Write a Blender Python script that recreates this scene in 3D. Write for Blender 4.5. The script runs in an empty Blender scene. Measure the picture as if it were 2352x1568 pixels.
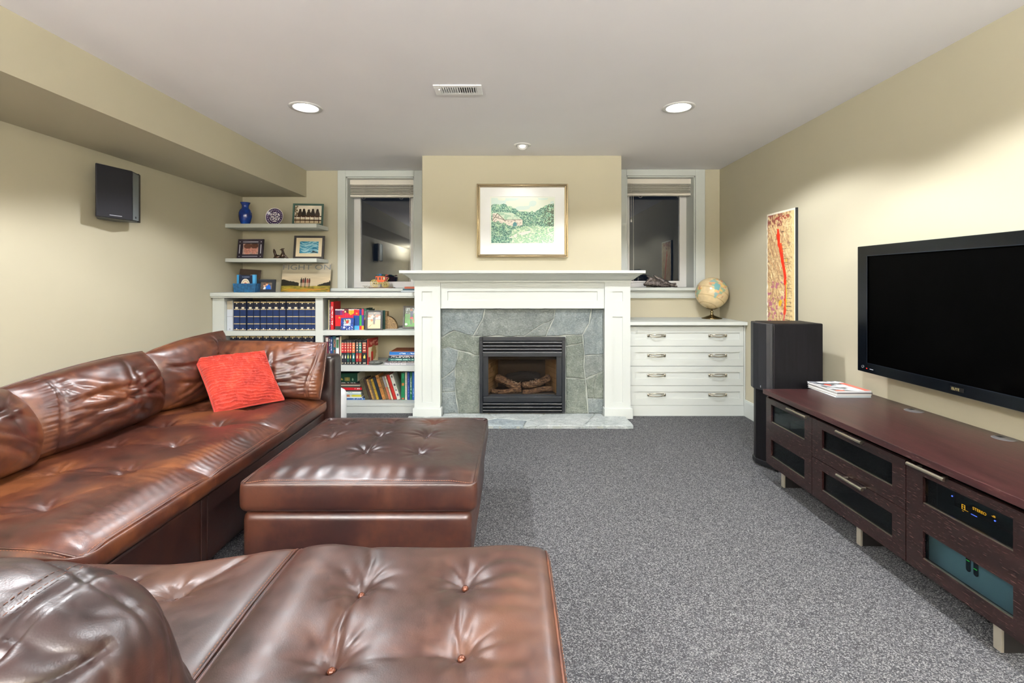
import bpy, math, random
import numpy as np
from mathutils import Vector, Matrix, Euler

random.seed(7)
SC = bpy.context.scene
COL = SC.collection
PI = math.pi
F = 1078.0          # focal length in pixels of the 2352 px wide frame
EYE = 1.257         # height of the lens above the carpet

# ------------------------------------------------------------------ camera
cd = bpy.data.cameras.new('camera')
cam = bpy.data.objects.new('camera', cd); COL.objects.link(cam)
cd.sensor_width = 36.0; cd.lens = 36.0 * F / 2352.0
cd.shift_y = -137.0 / 2352.0
cd.clip_start = 0.05
cam.location = (0, 0, EYE); cam.rotation_euler = (PI / 2, 0, 0)
SC.camera = cam

# ------------------------------------------------------------------ world, exposure
w = bpy.data.worlds.new('night'); SC.world = w; w.use_nodes = True
w.node_tree.nodes['Background'].inputs[0].default_value = (0.010, 0.014, 0.022, 1)
w.node_tree.nodes['Background'].inputs[1].default_value = 1.0
SC.view_settings.view_transform = 'Standard'
SC.view_settings.look = 'None'
SC.view_settings.gamma = 1.0
SC.view_settings.use_curve_mapping = False
SC.view_settings.exposure = 0.0

# ------------------------------------------------------------------ lights (ceiling lamps of the room, two added floor lamps)
CANS = [(-1.40, 3.185), (1.13, 3.185), (-1.40, 1.80), (1.13, 1.80)]
CAN_W = 150.0
CAN_COL = (0.96, 0.97, 1.0)
EYEBALL = (0.09, 4.06)
FILL_W = 880.0
FILL_LAMPS = [(-1.9, -1.75), (1.55, -1.75)]       # added unseen floor lamps behind the camera, to light the ceiling
CEIL = 2.44

def spot(x, y, z, power, size, blend, target=None, soft=0.05, col=CAN_COL):
    l = bpy.data.lights.new('lamp_light', 'SPOT'); l.energy = power; l.spot_size = size; l.spot_blend = blend
    l.shadow_soft_size = soft; l.color = col
    o = bpy.data.objects.new('lamp_light', l); COL.objects.link(o); o.location = (x, y, z)
    if target:
        d = Vector(target) - Vector((x, y, z)); o.rotation_euler = d.to_track_quat('-Z', 'Y').to_euler()
    return o
for (cx, cy) in CANS:
    spot(cx, cy, CEIL - 0.004, CAN_W * (0.78 if cy > 2.5 else 0.92), math.radians(138), 0.25)
spot(EYEBALL[0], EYEBALL[1] + 0.01, CEIL - 0.012, 15.0, math.radians(75), 0.6, target=(0.03, 4.40, 1.45), soft=0.03)
for (lx, ly) in FILL_LAMPS:
    l = bpy.data.lights.new('lamp_light', 'AREA'); l.shape = 'DISK'; l.size = 0.34; l.energy = FILL_W; l.color = (0.99, 0.975, 0.98)
    o = bpy.data.objects.new('lamp_light', l); COL.objects.link(o); o.location = (lx, ly, 1.80); o.rotation_euler = (PI, 0, 0)  # area light of each added floor lamp, shining up at the ceiling

# ================================================================== helpers
def lin(c):
    """hex string or sRGB triple (0-1) -> linear"""
    if isinstance(c, str):
        c = c.lstrip('#'); c = tuple(int(c[i:i + 2], 16) / 255 for i in (0, 2, 4))
    return tuple((x / 12.92 if x <= 0.04045 else ((x + 0.055) / 1.055) ** 2.4) for x in c)
def linA(a):
    a = np.clip(a, 0, 1)
    return np.where(a <= 0.04045, a / 12.92, ((a + 0.055) / 1.055) ** 2.4)

def at(px, py, Y):
    """the point at depth Y seen at pixel px, py of the photograph"""
    return Vector(((px - 1176) * Y / F, Y, EYE - (py - 647) * Y / F))
def X_(px, Y): return (px - 1176) * Y / F
def Z_(py, Y): return EYE - (py - 647) * Y / F

MATS = {}
def new_mat(name):
    m = bpy.data.materials.new(name); m.use_nodes = True
    nt = m.node_tree; b = nt.nodes['Principled BSDF']
    return m, nt, b
def mat(color, rough=0.5, metal=0.0, spec=0.5, coat=0.0, emit=None, es=0.0, name='paint'):
    k = (str(color), rough, metal, spec, coat, str(emit), es)
    if k in MATS: return MATS[k]
    m, nt, b = new_mat(name)
    b.inputs['Base Color'].default_value = (*lin(color), 1)
    b.inputs['Roughness'].default_value = rough; b.inputs['Metallic'].default_value = metal
    b.inputs['Specular IOR Level'].default_value = spec
    b.inputs['Coat Weight'].default_value = coat
    if emit:
        b.inputs['Emission Color'].default_value = (*lin(emit), 1); b.inputs['Emission Strength'].default_value = es
    MATS[k] = m
    return m

def N(nt, t, **kw):
    n = nt.nodes.new(t)
    for k, v in kw.items():
        if hasattr(n, k): setattr(n, k, v)
        else: n.inputs[k].default_value = v
    return n
def ramp(nt, src, stops):
    r = nt.nodes.new('ShaderNodeValToRGB'); e = r.color_ramp.elements
    while len(e) > 1: e.remove(e[0])
    e[0].position = stops[0][0]; e[0].color = (*lin(stops[0][1]), 1)
    for p, c in stops[1:]:
        q = e.new(p); q.color = (*lin(c), 1)
    nt.links.new(src, r.inputs[0]); return r.outputs[0]
def coords(nt, scale=(1, 1, 1), kind='Object', rot=(0, 0, 0)):
    tc = nt.nodes.new('ShaderNodeTexCoord'); mp = nt.nodes.new('ShaderNodeMapping')
    mp.inputs['Scale'].default_value = scale; mp.inputs['Rotation'].default_value = rot
    nt.links.new(tc.outputs[kind], mp.inputs[0]); return mp.outputs[0]
def noise(nt, vec, scale, detail=3, rough=0.5, dist=0.0):
    n = nt.nodes.new('ShaderNodeTexNoise'); n.inputs['Scale'].default_value = scale; n.inputs['Detail'].default_value = detail
    n.inputs['Roughness'].default_value = rough; n.inputs['Distortion'].default_value = dist
    nt.links.new(vec, n.inputs['Vector']); return n.outputs['Fac']
def voro(nt, vec, scale, feature='F1', out='Distance'):
    n = nt.nodes.new('ShaderNodeTexVoronoi'); n.feature = feature; n.inputs['Scale'].default_value = scale
    nt.links.new(vec, n.inputs['Vector']); return n.outputs[out]
def bump(nt, b, h, strength, dist=0.01, prev=None):
    n = nt.nodes.new('ShaderNodeBump'); n.inputs['Strength'].default_value = strength; n.inputs['Distance'].default_value = dist
    nt.links.new(h, n.inputs['Height'])
    if prev: nt.links.new(prev, n.inputs['Normal'])
    nt.links.new(n.outputs[0], b.inputs['Normal']); return n.outputs[0]
def mixc(nt, fac, a, b, mode='MIX'):
    n = nt.nodes.new('ShaderNodeMix'); n.data_type = 'RGBA'; n.blend_type = mode
    if isinstance(fac, (int, float)): n.inputs[0].default_value = fac
    else: nt.links.new(fac, n.inputs[0])
    for i, s in ((6, a), (7, b)):
        if isinstance(s, (str, tuple)): n.inputs[i].default_value = (*lin(s), 1)
        else: nt.links.new(s, n.inputs[i])
    return n.outputs[2]
def mrange(nt, src, a, b, c, d):
    n = nt.nodes.new('ShaderNodeMapRange')
    for i, v in enumerate((a, b, c, d)): n.inputs[i + 1].default_value = v
    nt.links.new(src, n.inputs[0]); return n.outputs[0]

# ------------------------------------------------------------------ mesh builder
class MB:
    def __init__(s): s.v = []; s.f = []
    def add(s, vs, fs):
        o = len(s.v); s.v += [tuple(map(float, p)) for p in vs]; s.f += [tuple(i + o for i in f) for f in fs]; return s
    def box(s, x0, x1, y0, y1, z0, z1, M=None):
        vs = [(x0, y0, z0), (x1, y0, z0), (x1, y1, z0), (x0, y1, z0), (x0, y0, z1), (x1, y0, z1), (x1, y1, z1), (x0, y1, z1)]
        if M is not None: vs = [M @ Vector(p) for p in vs]
        return s.add(vs, [(0, 3, 2, 1), (4, 5, 6, 7), (0, 1, 5, 4), (1, 2, 6, 5), (2, 3, 7, 6), (3, 0, 4, 7)])
    def prism(s, poly, axis, a, b, M=None):
        """poly in the plane across axis: x->(y,z), y->(x,z), z->(x,y)"""
        n = len(poly)
        def mk(u, v, t): return {'x': (t, u, v), 'y': (u, t, v), 'z': (u, v, t)}[axis]
        vs = [mk(u, v, a) for u, v in poly] + [mk(u, v, b) for u, v in poly]
        if M is not None: vs = [M @ Vector(p) for p in vs]
        fs = [tuple(range(n))[::-1], tuple(range(n, 2 * n))] + [(i, (i + 1) % n, n + (i + 1) % n, n + i) for i in range(n)]
        return s.add(vs, fs)
    def tube(s, pts, r, n=8, closed=False, cap=True):
        pts = [Vector(p) for p in pts]; m = len(pts); vs = []
        rr = r if hasattr(r, '__len__') else [r] * m
        up = None
        for i, p in enumerate(pts):
            if closed: t = pts[(i + 1) % m] - pts[i - 1]
            else: t = pts[min(i + 1, m - 1)] - pts[max(i - 1, 0)]
            t.normalize()
            if up is None:
                up = Vector((0, 0, 1)) if abs(t.z) < 0.9 else Vector((1, 0, 0))
            a = t.cross(up).normalized(); b = a.cross(t).normalized(); up = b
            for k in range(n):
                an = 2 * PI * k / n; vs.append(p + (a * math.cos(an) + b * math.sin(an)) * rr[i])
        fs = []
        for i in range(m if closed else m - 1):
            j = (i + 1) % m
            for k in range(n):
                l = (k + 1) % n; fs.append((i * n + k, i * n + l, j * n + l, j * n + k))
        if cap and not closed:
            fs.append(tuple(range(n))[::-1]); fs.append(tuple((m - 1) * n + k for k in range(n)))
        return s.add(vs, fs)
    def lathe(s, prof, c=(0, 0, 0), n=32, M=None, cap=True):
        vs = []; m = len(prof)
        for r, z in prof:
            for k in range(n):
                a = 2 * PI * k / n; p = Vector((r * math.cos(a), r * math.sin(a), z))
                if M is not None: p = M @ p
                vs.append(p + Vector(c))
        fs = []
        for i in range(m - 1):
            for k in range(n):
                l = (k + 1) % n; fs.append((i * n + k, i * n + l, (i + 1) * n + l, (i + 1) * n + k))
        if not cap: return s.add(vs, fs)
        if prof[0][0] > 1e-5: fs.append(tuple(range(n))[::-1])
        if prof[-1][0] > 1e-5: fs.append(tuple((m - 1) * n + k for k in range(n)))
        return s.add(vs, fs)
    def cells(s, a0, a1, b0, b1, holes, solid, hole=None):
        """a panel cut up at its openings; solid(a0,a1,b0,b1) / hole(...) add one cell"""
        A = sorted({a0, a1, *[h[0] for h in holes], *[h[1] for h in holes]})
        B = sorted({b0, b1, *[h[2] for h in holes], *[h[3] for h in holes]})
        for i in range(len(A) - 1):
            for j in range(len(B) - 1):
                ca, cb = (A[i] + A[i + 1]) / 2, (B[j] + B[j + 1]) / 2
                inh = any(h[0] < ca < h[1] and h[2] < cb < h[3] for h in holes)
                if not inh: solid(A[i], A[i + 1], B[j], B[j + 1])
                elif hole: hole(A[i], A[i + 1], B[j], B[j + 1])
        return s
    def panelY(s, x0, x1, z0, z1, yf, yb, recess, depth=0.008):
        """board facing -y with recessed fields"""
        return s.cells(x0, x1, z0, z1, recess, lambda a, b, c, d: s.box(a, b, yf, yb, c, d),
                       lambda a, b, c, d: s.box(a, b, yf + depth, yb, c, d))

OFF = {}
def mesh_obj(name, v, f, m, smooth=False, bevel=0.0, seg=2):
    me = bpy.data.meshes.new(name); me.from_pydata(v, [], f); me.update()
    if m is not None: me.materials.append(m)
    if smooth: me.polygons.foreach_set('use_smooth', [True] * len(me.polygons))
    o = bpy.data.objects.new(name, me); COL.objects.link(o)
    if bevel:
        b = o.modifiers.new('bevel', 'BEVEL'); b.width = bevel; b.segments = seg; b.limit_method = 'ANGLE'; b.angle_limit = math.radians(40)
        b.harden_normals = False
    return o
def part(name, mb, m, parent=None, smooth=False, bevel=0.0, label=None, seg=2, stuff=False):
    v, f = (mb.v, mb.f) if isinstance(mb, MB) else mb
    off = OFF.get(parent.name, Vector()) if parent else Vector()
    if off.length > 0: v = [(p[0] - off.x, p[1] - off.y, p[2] - off.z) for p in v]
    o = mesh_obj(name, v, f, m, smooth, bevel, seg)
    if parent: o.parent = parent; OFF[o.name] = off
    if label: o['label'] = label
    if stuff: o['kind'] = 'stuff'
    return o
def tag(o, label, cat, group=None):
    o['label'] = label; o['category'] = cat
    if group: o['group'] = group
    return o
def thing(name, label, cat, loc=(0, 0, 0), rot=(0, 0, 0), group=None, wc=True):
    """an Empty at the thing's base. wc: its parts are given in room coordinates"""
    o = bpy.data.objects.new(name, None); COL.objects.link(o); o.empty_display_size = 0.1
    o.location = loc; o.rotation_euler = rot; tag(o, label, cat, group)
    OFF[o.name] = Vector(loc) if wc else Vector()
    return o
def struct(name, mb, m, parent=None, **k):
    o = part(name, mb, m, parent, **k)
    if not parent: o['kind'] = 'structure'
    return o
def sthing(name, loc=(0, 0, 0)):
    o = bpy.data.objects.new(name, None); COL.objects.link(o); o.location = loc; o['kind'] = 'structure'
    OFF[o.name] = Vector(loc); return o
KIDS = {}
def kids(o): return [c for c in bpy.data.objects if c.parent == o]
def copy_tree(o, parent=None):
    c = o.copy(); COL.objects.link(c)
    if parent: c.parent = parent
    for ch in kids(o): copy_tree(ch, c)
    return c

# ------------------------------------------------------------------ numpy noise, prints
def vnoise(x, y, z=0.0, seed=0):
    x, y, z = np.broadcast_arrays(np.asarray(x, float), np.asarray(y, float), np.asarray(z, float))
    xi, yi, zi = np.floor(x), np.floor(y), np.floor(z)
    fx, fy, fz = x - xi, y - yi, z - zi
    fx, fy, fz = [t * t * (3 - 2 * t) for t in (fx, fy, fz)]
    def h(a, b, c):
        s = np.sin(a * 127.1 + b * 311.7 + c * 74.7 + seed * 19.19) * 43758.5453
        return s - np.floor(s)
    r = 0
    for dx in (0, 1):
        for dy in (0, 1):
            for dz in (0, 1):
                r = r + h(xi + dx, yi + dy, zi + dz) * np.where(dx, fx, 1 - fx) * np.where(dy, fy, 1 - fy) * np.where(dz, fz, 1 - fz)
    return r
def fbm(x, y, z=0.0, seed=0, o=3):
    return sum(vnoise(x * 2 ** k, y * 2 ** k, np.asarray(z) * 2 ** k, seed + k) / 2 ** k for k in range(o)) / sum(1 / 2 ** k for k in range(o))
def pip(u, v, poly):
    ins = np.zeros(np.shape(u), bool); n = len(poly)
    for i in range(n):
        x1, y1 = poly[i]; x2, y2 = poly[(i + 1) % n]
        c = ((y1 > v) != (y2 > v)) & (u < (x2 - x1) * (v - y1) / ((y2 - y1) or 1e-9) + x1)
        ins ^= c
    return ins
def C(h): h = h.lstrip('#'); return np.array([int(h[i:i + 2], 16) / 255 for i in (0, 2, 4)])
def put(img, mask, col, a=1.0):
    col = C(col) if isinstance(col, str) else col
    m = (mask * a)[..., None] if mask.dtype != bool else (mask[..., None] * a)
    return img * (1 - m) + col * m

PRINT = {}
def print_mat(rough=0.5, spec=0.4):
    k = (rough, spec)
    if k in PRINT: return PRINT[k]
    m, nt, b = new_mat('printed')
    a = nt.nodes.new('ShaderNodeVertexColor'); a.layer_name = 'Col'
    nt.links.new(a.outputs[0], b.inputs['Base Color']); b.inputs['Roughness'].default_value = rough; b.inputs['Specular IOR Level'].default_value = spec
    PRINT[k] = m; return m
def set_colors(me, rgb):
    ca = me.color_attributes.new('Col', 'FLOAT_COLOR', 'POINT')
    a = np.ones((len(me.vertices), 4), np.float32); a[:, :3] = rgb
    ca.data.foreach_set('color', a.ravel())
def picture(name, fn, parent, o, ux, vx, nx, ny, rough=0.45, label=None, spec=0.4):
    """printed sheet: origin o, edge vectors ux (along u) and vx (along v); fn(u,v)->sRGB"""
    o, ux, vx = Vector(o), Vector(ux), Vector(vx)
    u, v = np.meshgrid(np.linspace(0, 1, nx + 1), np.linspace(0, 1, ny + 1))
    P = np.array(o)[None, None] + u[..., None] * np.array(ux) + v[..., None] * np.array(vx)
    idx = np.arange((nx + 1) * (ny + 1)).reshape(ny + 1, nx + 1)
    f = np.stack([idx[:-1, :-1], idx[:-1, 1:], idx[1:, 1:], idx[1:, :-1]], -1).reshape(-1, 4)
    ob = part(name, (P.reshape(-1, 3).tolist(), f.tolist()), print_mat(rough, spec), parent, label=label)
    set_colors(ob.data, linA(fn(u, v)).reshape(-1, 3))
    return ob
def text(s, size, m, parent, M, name='lettering', ext=0.0003, align='LEFT', sx=1.0, off=0.0):
    c = bpy.data.curves.new('t', 'FONT'); c.body = s; c.size = size; c.extrude = ext; c.align_x = align; c.offset = off
    t = bpy.data.objects.new('t', c); me = bpy.data.meshes.new_from_object(t)
    bpy.data.objects.remove(t); bpy.data.curves.remove(c)
    me.name = name; me.transform(Matrix.Diagonal((sx, 1, 1, 1))); me.transform(M)
    off = OFF.get(parent.name, Vector()); me.transform(Matrix.Translation(-off))
    me.materials.clear(); me.materials.append(m)
    o = bpy.data.objects.new(name, me); COL.objects.link(o); o.parent = parent; OFF[o.name] = off
    return o
def face_front(x, y, z): return Matrix.Translation((x, y, z)) @ Matrix.Rotation(PI / 2, 4, 'X')     # text reads from -y

# ------------------------------------------------------------------ upholstery surfaces
def smooth01(t): t = np.clip(t, 0, 1); return t * t * (3 - 2 * t)
class Soft:
    """box with rounded edges, subdivided, displaced by disp(q, n)"""
    def __init__(s, lo, hi, r, disp=None): s.lo = np.array(lo, float); s.hi = np.array(hi, float); s.r = r; s.disp = disp
    def surf(s, p):
        p = np.asarray(p, float); c = np.clip(p, s.lo + s.r, s.hi - s.r); d = p - c
        L = np.linalg.norm(d, axis=-1, keepdims=True); n = d / np.maximum(L, 1e-9)
        q = c + s.r * n
        return s.disp(q, n) if s.disp is not None else q
    def mesh(s, step, skip_bottom=False):
        V = []; Fs = []; o = 0
        for ax in range(3):
            a, b = [i for i in range(3) if i != ax]
            na = max(2, int(round((s.hi[a] - s.lo[a]) / step))); nb = max(2, int(round((s.hi[b] - s.lo[b]) / step)))
            ga, gb = np.meshgrid(np.linspace(s.lo[a], s.hi[a], na + 1), np.linspace(s.lo[b], s.hi[b], nb + 1))
            for side in (0, 1):
                if skip_bottom and ax == 2 and side == 0: continue
                P = np.zeros((nb + 1, na + 1, 3)); P[..., a] = ga; P[..., b] = gb; P[..., ax] = (s.lo, s.hi)[side][ax]
                idx = np.arange((na + 1) * (nb + 1)).reshape(nb + 1, na + 1) + o
                q = np.stack([idx[:-1, :-1], idx[:-1, 1:], idx[1:, 1:], idx[1:, :-1]], -1).reshape(-1, 4)
                flip = (side == 0) ^ (ax == 1)
                if flip: q = q[:, ::-1]
                V.append(P.reshape(-1, 3)); Fs.append(q); o += (na + 1) * (nb + 1)
        V = np.concatenate(V); Fs = np.concatenate(Fs)
        _, first, inv = np.unique(np.round(V, 5), axis=0, return_index=True, return_inverse=True)
        inv = inv.ravel(); V = V[first]; Fs = inv[Fs]
        return s.surf(V).tolist(), Fs.tolist()
def tuft_field(x, y, pts, A=0.03, s=0.045, pleat=0.003, grooves=()):
    z = np.zeros_like(x)
    for i, (tx, ty) in enumerate(pts):
        dx, dy = x - tx, y - ty; r = np.sqrt(dx * dx + dy * dy + 0.00004); th = np.arctan2(dy, dx)
        z -= A * np.exp(-(r / s) ** 1.15)
        w = np.exp(-((r - 0.035) / 0.055) ** 2)
        z += pleat * w * (np.abs(np.sin(th * 4.5 + i * 1.7 + 2.2 * vnoise(th * 1.5 + 9, r * 6, i))) - 0.5) * 2
    for (x0, y0, x1, y1, dp, wd) in grooves:
        L = math.hypot(x1 - x0, y1 - y0); t = np.clip(((x - x0) * (x1 - x0) + (y - y0) * (y1 - y0)) / L ** 2, 0, 1)
        bow = 0.012 * np.sin(t * PI)
        d = np.hypot(x - (x0 + t * (x1 - x0)) - bow * (y1 - y0) / L, y - (y0 + t * (y1 - y0)) + bow * (x1 - x0) / L)
        z -= dp * np.exp(-d / wd)
    return z
def wrinkle(p, seed, amp=0.006, sc=(5, 5, 14), k=2.2):
    x, y, z = p[..., 0], p[..., 1], p[..., 2]
    w = vnoise(x * 3, y * 3, z * 3, seed + 5) - 0.5
    n = vnoise(x * sc[0] + w * 2, y * sc[1] + w * 2, z * sc[2] + w * 5, seed)
    n2 = vnoise(x * sc[0] * 2 + w, y * sc[1] * 2 - w * 2, z * sc[2] * 2 + w * 4, seed + 2)
    return amp * (-(1 - np.abs(2 * n - 1)) ** (2 * k) * 1.2 - 0.45 * (1 - np.abs(2 * n2 - 1)) ** (2 * k) + 0.5)
def patch(c00, c10, c11, c01, T, n=40, m=34, ex=0.42, pin=0.0, wr=None, seed=0, sag=0.0, both=True):
    """cushion: corner points of its middle plane (bottom left, bottom right, top right, top left), half thickness T"""
    c = [np.array(q, float) for q in (c00, c10, c11, c01)]
    uu, vv = np.meshgrid(np.sin(np.linspace(-1, 1, n + 1) * PI / 2), np.sin(np.linspace(-1, 1, m + 1) * PI / 2))
    def mid(u, v):
        a, b = (u + 1) / 2, (v + 1) / 2
        a = np.asarray(a)[..., None]; b = np.asarray(b)[..., None]
        return c[0] * (1 - a) * (1 - b) + c[1] * a * (1 - b) + c[2] * a * b + c[3] * (1 - a) * b
    nrm = np.cross(c[1] - c[0], c[3] - c[0]); nrm /= np.linalg.norm(nrm)
    pu = uu * (1 - pin * (1 - vv ** 2)); pv = vv * (1 - pin * (1 - uu ** 2)) 
    M = mid(pu, pv)
    t = T * (np.clip(1 - uu ** 2, 0, 1) * np.clip(1 - vv ** 2, 0, 1)) ** ex
    t = t * (1 + sag * (-vv) * 0.5)
    V = []; Fs = []
    idx = np.arange((n + 1) * (m + 1)).reshape(m + 1, n + 1)
    for k, sg in enumerate((1, -1)):
        P = M + sg * t[..., None] * nrm
        if wr is not None:
            e = np.clip(t / T * 3, 0, 1)
            P = P + (sg * wr(P, uu, vv) * e)[..., None] * nrm
        V.append(P.reshape(-1, 3))
        q = np.stack([idx[:-1, :-1], idx[:-1, 1:], idx[1:, 1:], idx[1:, :-1]], -1).reshape(-1, 4) + k * (n + 1) * (m + 1)
        Fs.append(q if sg == 1 else q[:, ::-1])
    V = np.concatenate(V); Fs = np.concatenate(Fs)
    _, first, inv = np.unique(np.round(V, 5), axis=0, return_index=True, return_inverse=True)
    inv = inv.ravel(); V = V[first]; Fs = inv[Fs]
    Fs = [tuple(dict.fromkeys(f)) for f in Fs.tolist()]
    Fs = [f for f in Fs if len(f) > 2]
    rim = []
    for t_ in np.linspace(-1, 1, 40)[:-1]: rim.append((t_, -1))
    for t_ in np.linspace(-1, 1, 40)[:-1]: rim.append((1, t_))
    for t_ in np.linspace(1, -1, 40)[:-1]: rim.append((t_, 1))
    for t_ in np.linspace(1, -1, 40)[:-1]: rim.append((-1, t_))
    R = []
    for u, v in rim:
        R.append(mid(u * (1 - pin * (1 - v * v)), v * (1 - pin * (1 - u * u))))
    return (V.tolist(), Fs), R, nrm
def stitches(path, nrm, off, L=0.006, gap=0.004, r=0.0007, mb=None):
    """short thread stitches running along a seam"""
    mb = mb or MB()
    path = [np.array(p, float) for p in path]; d = 0.0; nxt = 0.0
    for i in range(len(path) - 1):
        a, b = path[i], path[i + 1]; seg = b - a; ln = np.linalg.norm(seg)
        if ln < 1e-6: continue
        t = seg / ln
        nn = nrm[i] if isinstance(nrm, list) else nrm
        s = np.cross(t, nn); s /= max(np.linalg.norm(s), 1e-6)
        while nxt < d + ln:
            p = a + t * (nxt - d) + s * off + np.array(nn) * 0.0005
            q = p + t * L
            e = s * r; u = np.array(nn) * r
            mb.add([p - e, p + e, q + e, q - e, p - e + u, p + e + u, q + e + u, q - e + u],
                   [(4, 5, 6, 7), (0, 1, 5, 4), (1, 2, 6, 5), (2, 3, 7, 6), (3, 0, 4, 7)])
            nxt += L + gap
        d += ln
    return mb

def folds(a, b, segs):
    """sharp creases of gathered leather; a, b are metres across and up the cushion"""
    z = np.zeros_like(a)
    for (x0, y0, x1, y1, dp, wd, bow) in segs:
        L = math.hypot(x1 - x0, y1 - y0) + 1e-6; t = ((a - x0) * (x1 - x0) + (b - y0) * (y1 - y0)) / L ** 2; tc = np.clip(t, 0, 1)
        k = bow * np.sin(tc * PI) * L
        d = (a - (x0 + tc * (x1 - x0))) * (-(y1 - y0) / L) + (b - (y0 + tc * (y1 - y0))) * ((x1 - x0) / L) - k
        end = np.exp(-(np.maximum(t - 1, 0) * L / .02) ** 2 - (np.maximum(-t, 0) * L / .02) ** 2)
        fade = np.sin(np.clip(tc * .9 + .08, 0, 1) * PI) ** .7 * end
        z += fade * dp * (-np.exp(-np.abs(d) / wd) + .75 * np.exp(-((d - 2.2 * wd) / (1.6 * wd)) ** 2) + .35 * np.exp(-((d + 2.6 * wd) / (2 * wd)) ** 2))
    return z
def fold_set(seed, n, W, Hh, srcs):
    r = random.Random(seed); out = []
    for i in range(n):
        sx, sy, a0, a1 = srcs[i % len(srcs)]; a = math.radians(r.uniform(a0, a1)); L = r.uniform(.20, .50) * W / .8; o = r.uniform(0, .05)
        x0 = sx * W / 2 + math.cos(a) * o + r.uniform(-.02, .02); y0 = sy * Hh / 2 + math.sin(a) * o + r.uniform(-.04, .04)
        out.append((x0, y0, x0 + math.cos(a) * L, y0 + math.sin(a) * L, r.uniform(.004, .009), r.uniform(.008, .014), r.uniform(-.09, .09)))
    return out

# ================================================================== materials
def m_leather(name, dark, mid, light, rough=0.31):
    m, nt, b = new_mat(name); v = coords(nt)
    n1 = noise(nt, v, 3.2, 4, 0.55, 0.4); n2 = noise(nt, v, 26, 4, 0.6)
    s = N(nt, 'ShaderNodeMath', operation='MULTIPLY_ADD'); nt.links.new(n2, s.inputs[0]); s.inputs[1].default_value = 0.35; nt.links.new(n1, s.inputs[2])
    c = ramp(nt, s.outputs[0], [(0.46, dark), (0.66, mid), (0.86, light)])
    nt.links.new(c, b.inputs['Base Color'])
    v2 = coords(nt, (1, 1, 1))
    pores = voro(nt, v2, 330); pass
    p = bump(nt, b, pores, 0.12, 0.0009)
    bump(nt, b, noise(nt, v, 42, 3, 0.55), 0.16, 0.0022, p)
    nt.links.new(mrange(nt, n2, 0.3, 0.7, rough, rough + 0.12), b.inputs['Roughness'])
    b.inputs['Specular IOR Level'].default_value = 0.6; b.inputs['Coat Weight'].default_value = 0.2; b.inputs['Coat Roughness'].default_value = 0.40
    return m
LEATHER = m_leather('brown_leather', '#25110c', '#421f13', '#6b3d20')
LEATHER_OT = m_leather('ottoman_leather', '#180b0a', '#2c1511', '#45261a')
LEATHER_SHADE = m_leather('dark_shaded_leather', '#140a08', '#22100d', '#371c13', 0.31)  # darker copy of the leather: shade on bases and backs put into its colour
THREAD = mat('#85563a', 0.7)
def m_wall(name, col, b_s=0.08):
    m, nt, b = new_mat(name); v = coords(nt)
    c = mixc(nt, noise(nt, v, 2.0, 2), col, tuple(x * 0.97 for x in C(col)))
    nt.links.new(c, b.inputs['Base Color']); b.inputs['Roughness'].default_value = 0.75; b.inputs['Specular IOR Level'].default_value = 0.25
    bump(nt, b, noise(nt, v, 220, 3, 0.6), b_s, 0.002); return m
WALL = m_wall('cream_wall', '#b9b39d')
CEILM = m_wall('ceiling_white', '#f1eff1', 0.12)
WHITE = m_wall('white_trim', '#c5cac6', 0.03); WHITE.node_tree.nodes['Principled BSDF'].inputs['Roughness'].default_value = 0.42
WBACK = m_wall('bookcase_back', '#cfc5a8', 0.05)
def m_carpet():
    m, nt, b = new_mat('grey_loop_carpet')
    v = coords(nt, (250, 320, 1)); 
    cell = N(nt, 'ShaderNodeTexVoronoi', feature='F1'); cell.inputs['Scale'].default_value = 1.0; nt.links.new(v, cell.inputs['Vector'])
    cell.inputs['Randomness'].default_value = 0.75
    sep = nt.nodes.new('ShaderNodeSeparateColor'); nt.links.new(cell.outputs['Color'], sep.inputs[0])
    big = noise(nt, coords(nt, (1, 1, 1)), 38, 3, 0.7)
    a = N(nt, 'ShaderNodeMath', operation='MULTIPLY_ADD'); nt.links.new(big, a.inputs[0]); a.inputs[1].default_value = 0.22; nt.links.new(sep.outputs[0], a.inputs[2])
    c = ramp(nt, a.outputs[0], [(0.10, '#343437'), (0.45, '#4c4d50'), (0.80, '#6b6c6e'), (0.98, '#939494')])
    # loops are darker between the yarns
    c2 = mixc(nt, mrange(nt, cell.outputs['Distance'], 0.2, 0.7, 0.0, 0.45), c, '#232326')
    nt.links.new(c2, b.inputs['Base Color']); b.inputs['Roughness'].default_value = 0.95; b.inputs['Specular IOR Level'].default_value = 0.1
    h = mrange(nt, cell.outputs['Distance'], 0.0, 0.7, 1.0, 0.0)
    bump(nt, b, h, 0.8, 0.004); return m
CARPET = m_carpet()
def m_wood():
    m, nt, b = new_mat('espresso_wood')
    v = coords(nt, (60, 3.2, 60)); n = noise(nt, v, 1.0, 5, 0.65, 0.3)
    v2 = coords(nt, (330, 34, 330)); n2 = noise(nt, v2, 1.0, 2, 0.5)
    base = ramp(nt, n, [(0.30, '#110808'), (0.55, '#21110f'), (0.80, '#311a18')])
    c = mixc(nt, mrange(nt, n2, 0.63, 0.74, 0.0, 0.42), base, '#7a625e')
    nt.links.new(c, b.inputs['Base Color']); b.inputs['Roughness'].default_value = 0.26; b.inputs['Specular IOR Level'].default_value = 0.5
    bump(nt, b, n2, 0.12, 0.001); return m
WOOD = m_wood()
WOOD_SHEEN = WOOD.copy(); WOOD_SHEEN.name = 'espresso_wood_sheen'  # copy of the wood, coloured lighter for the sheen on the console top
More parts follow.
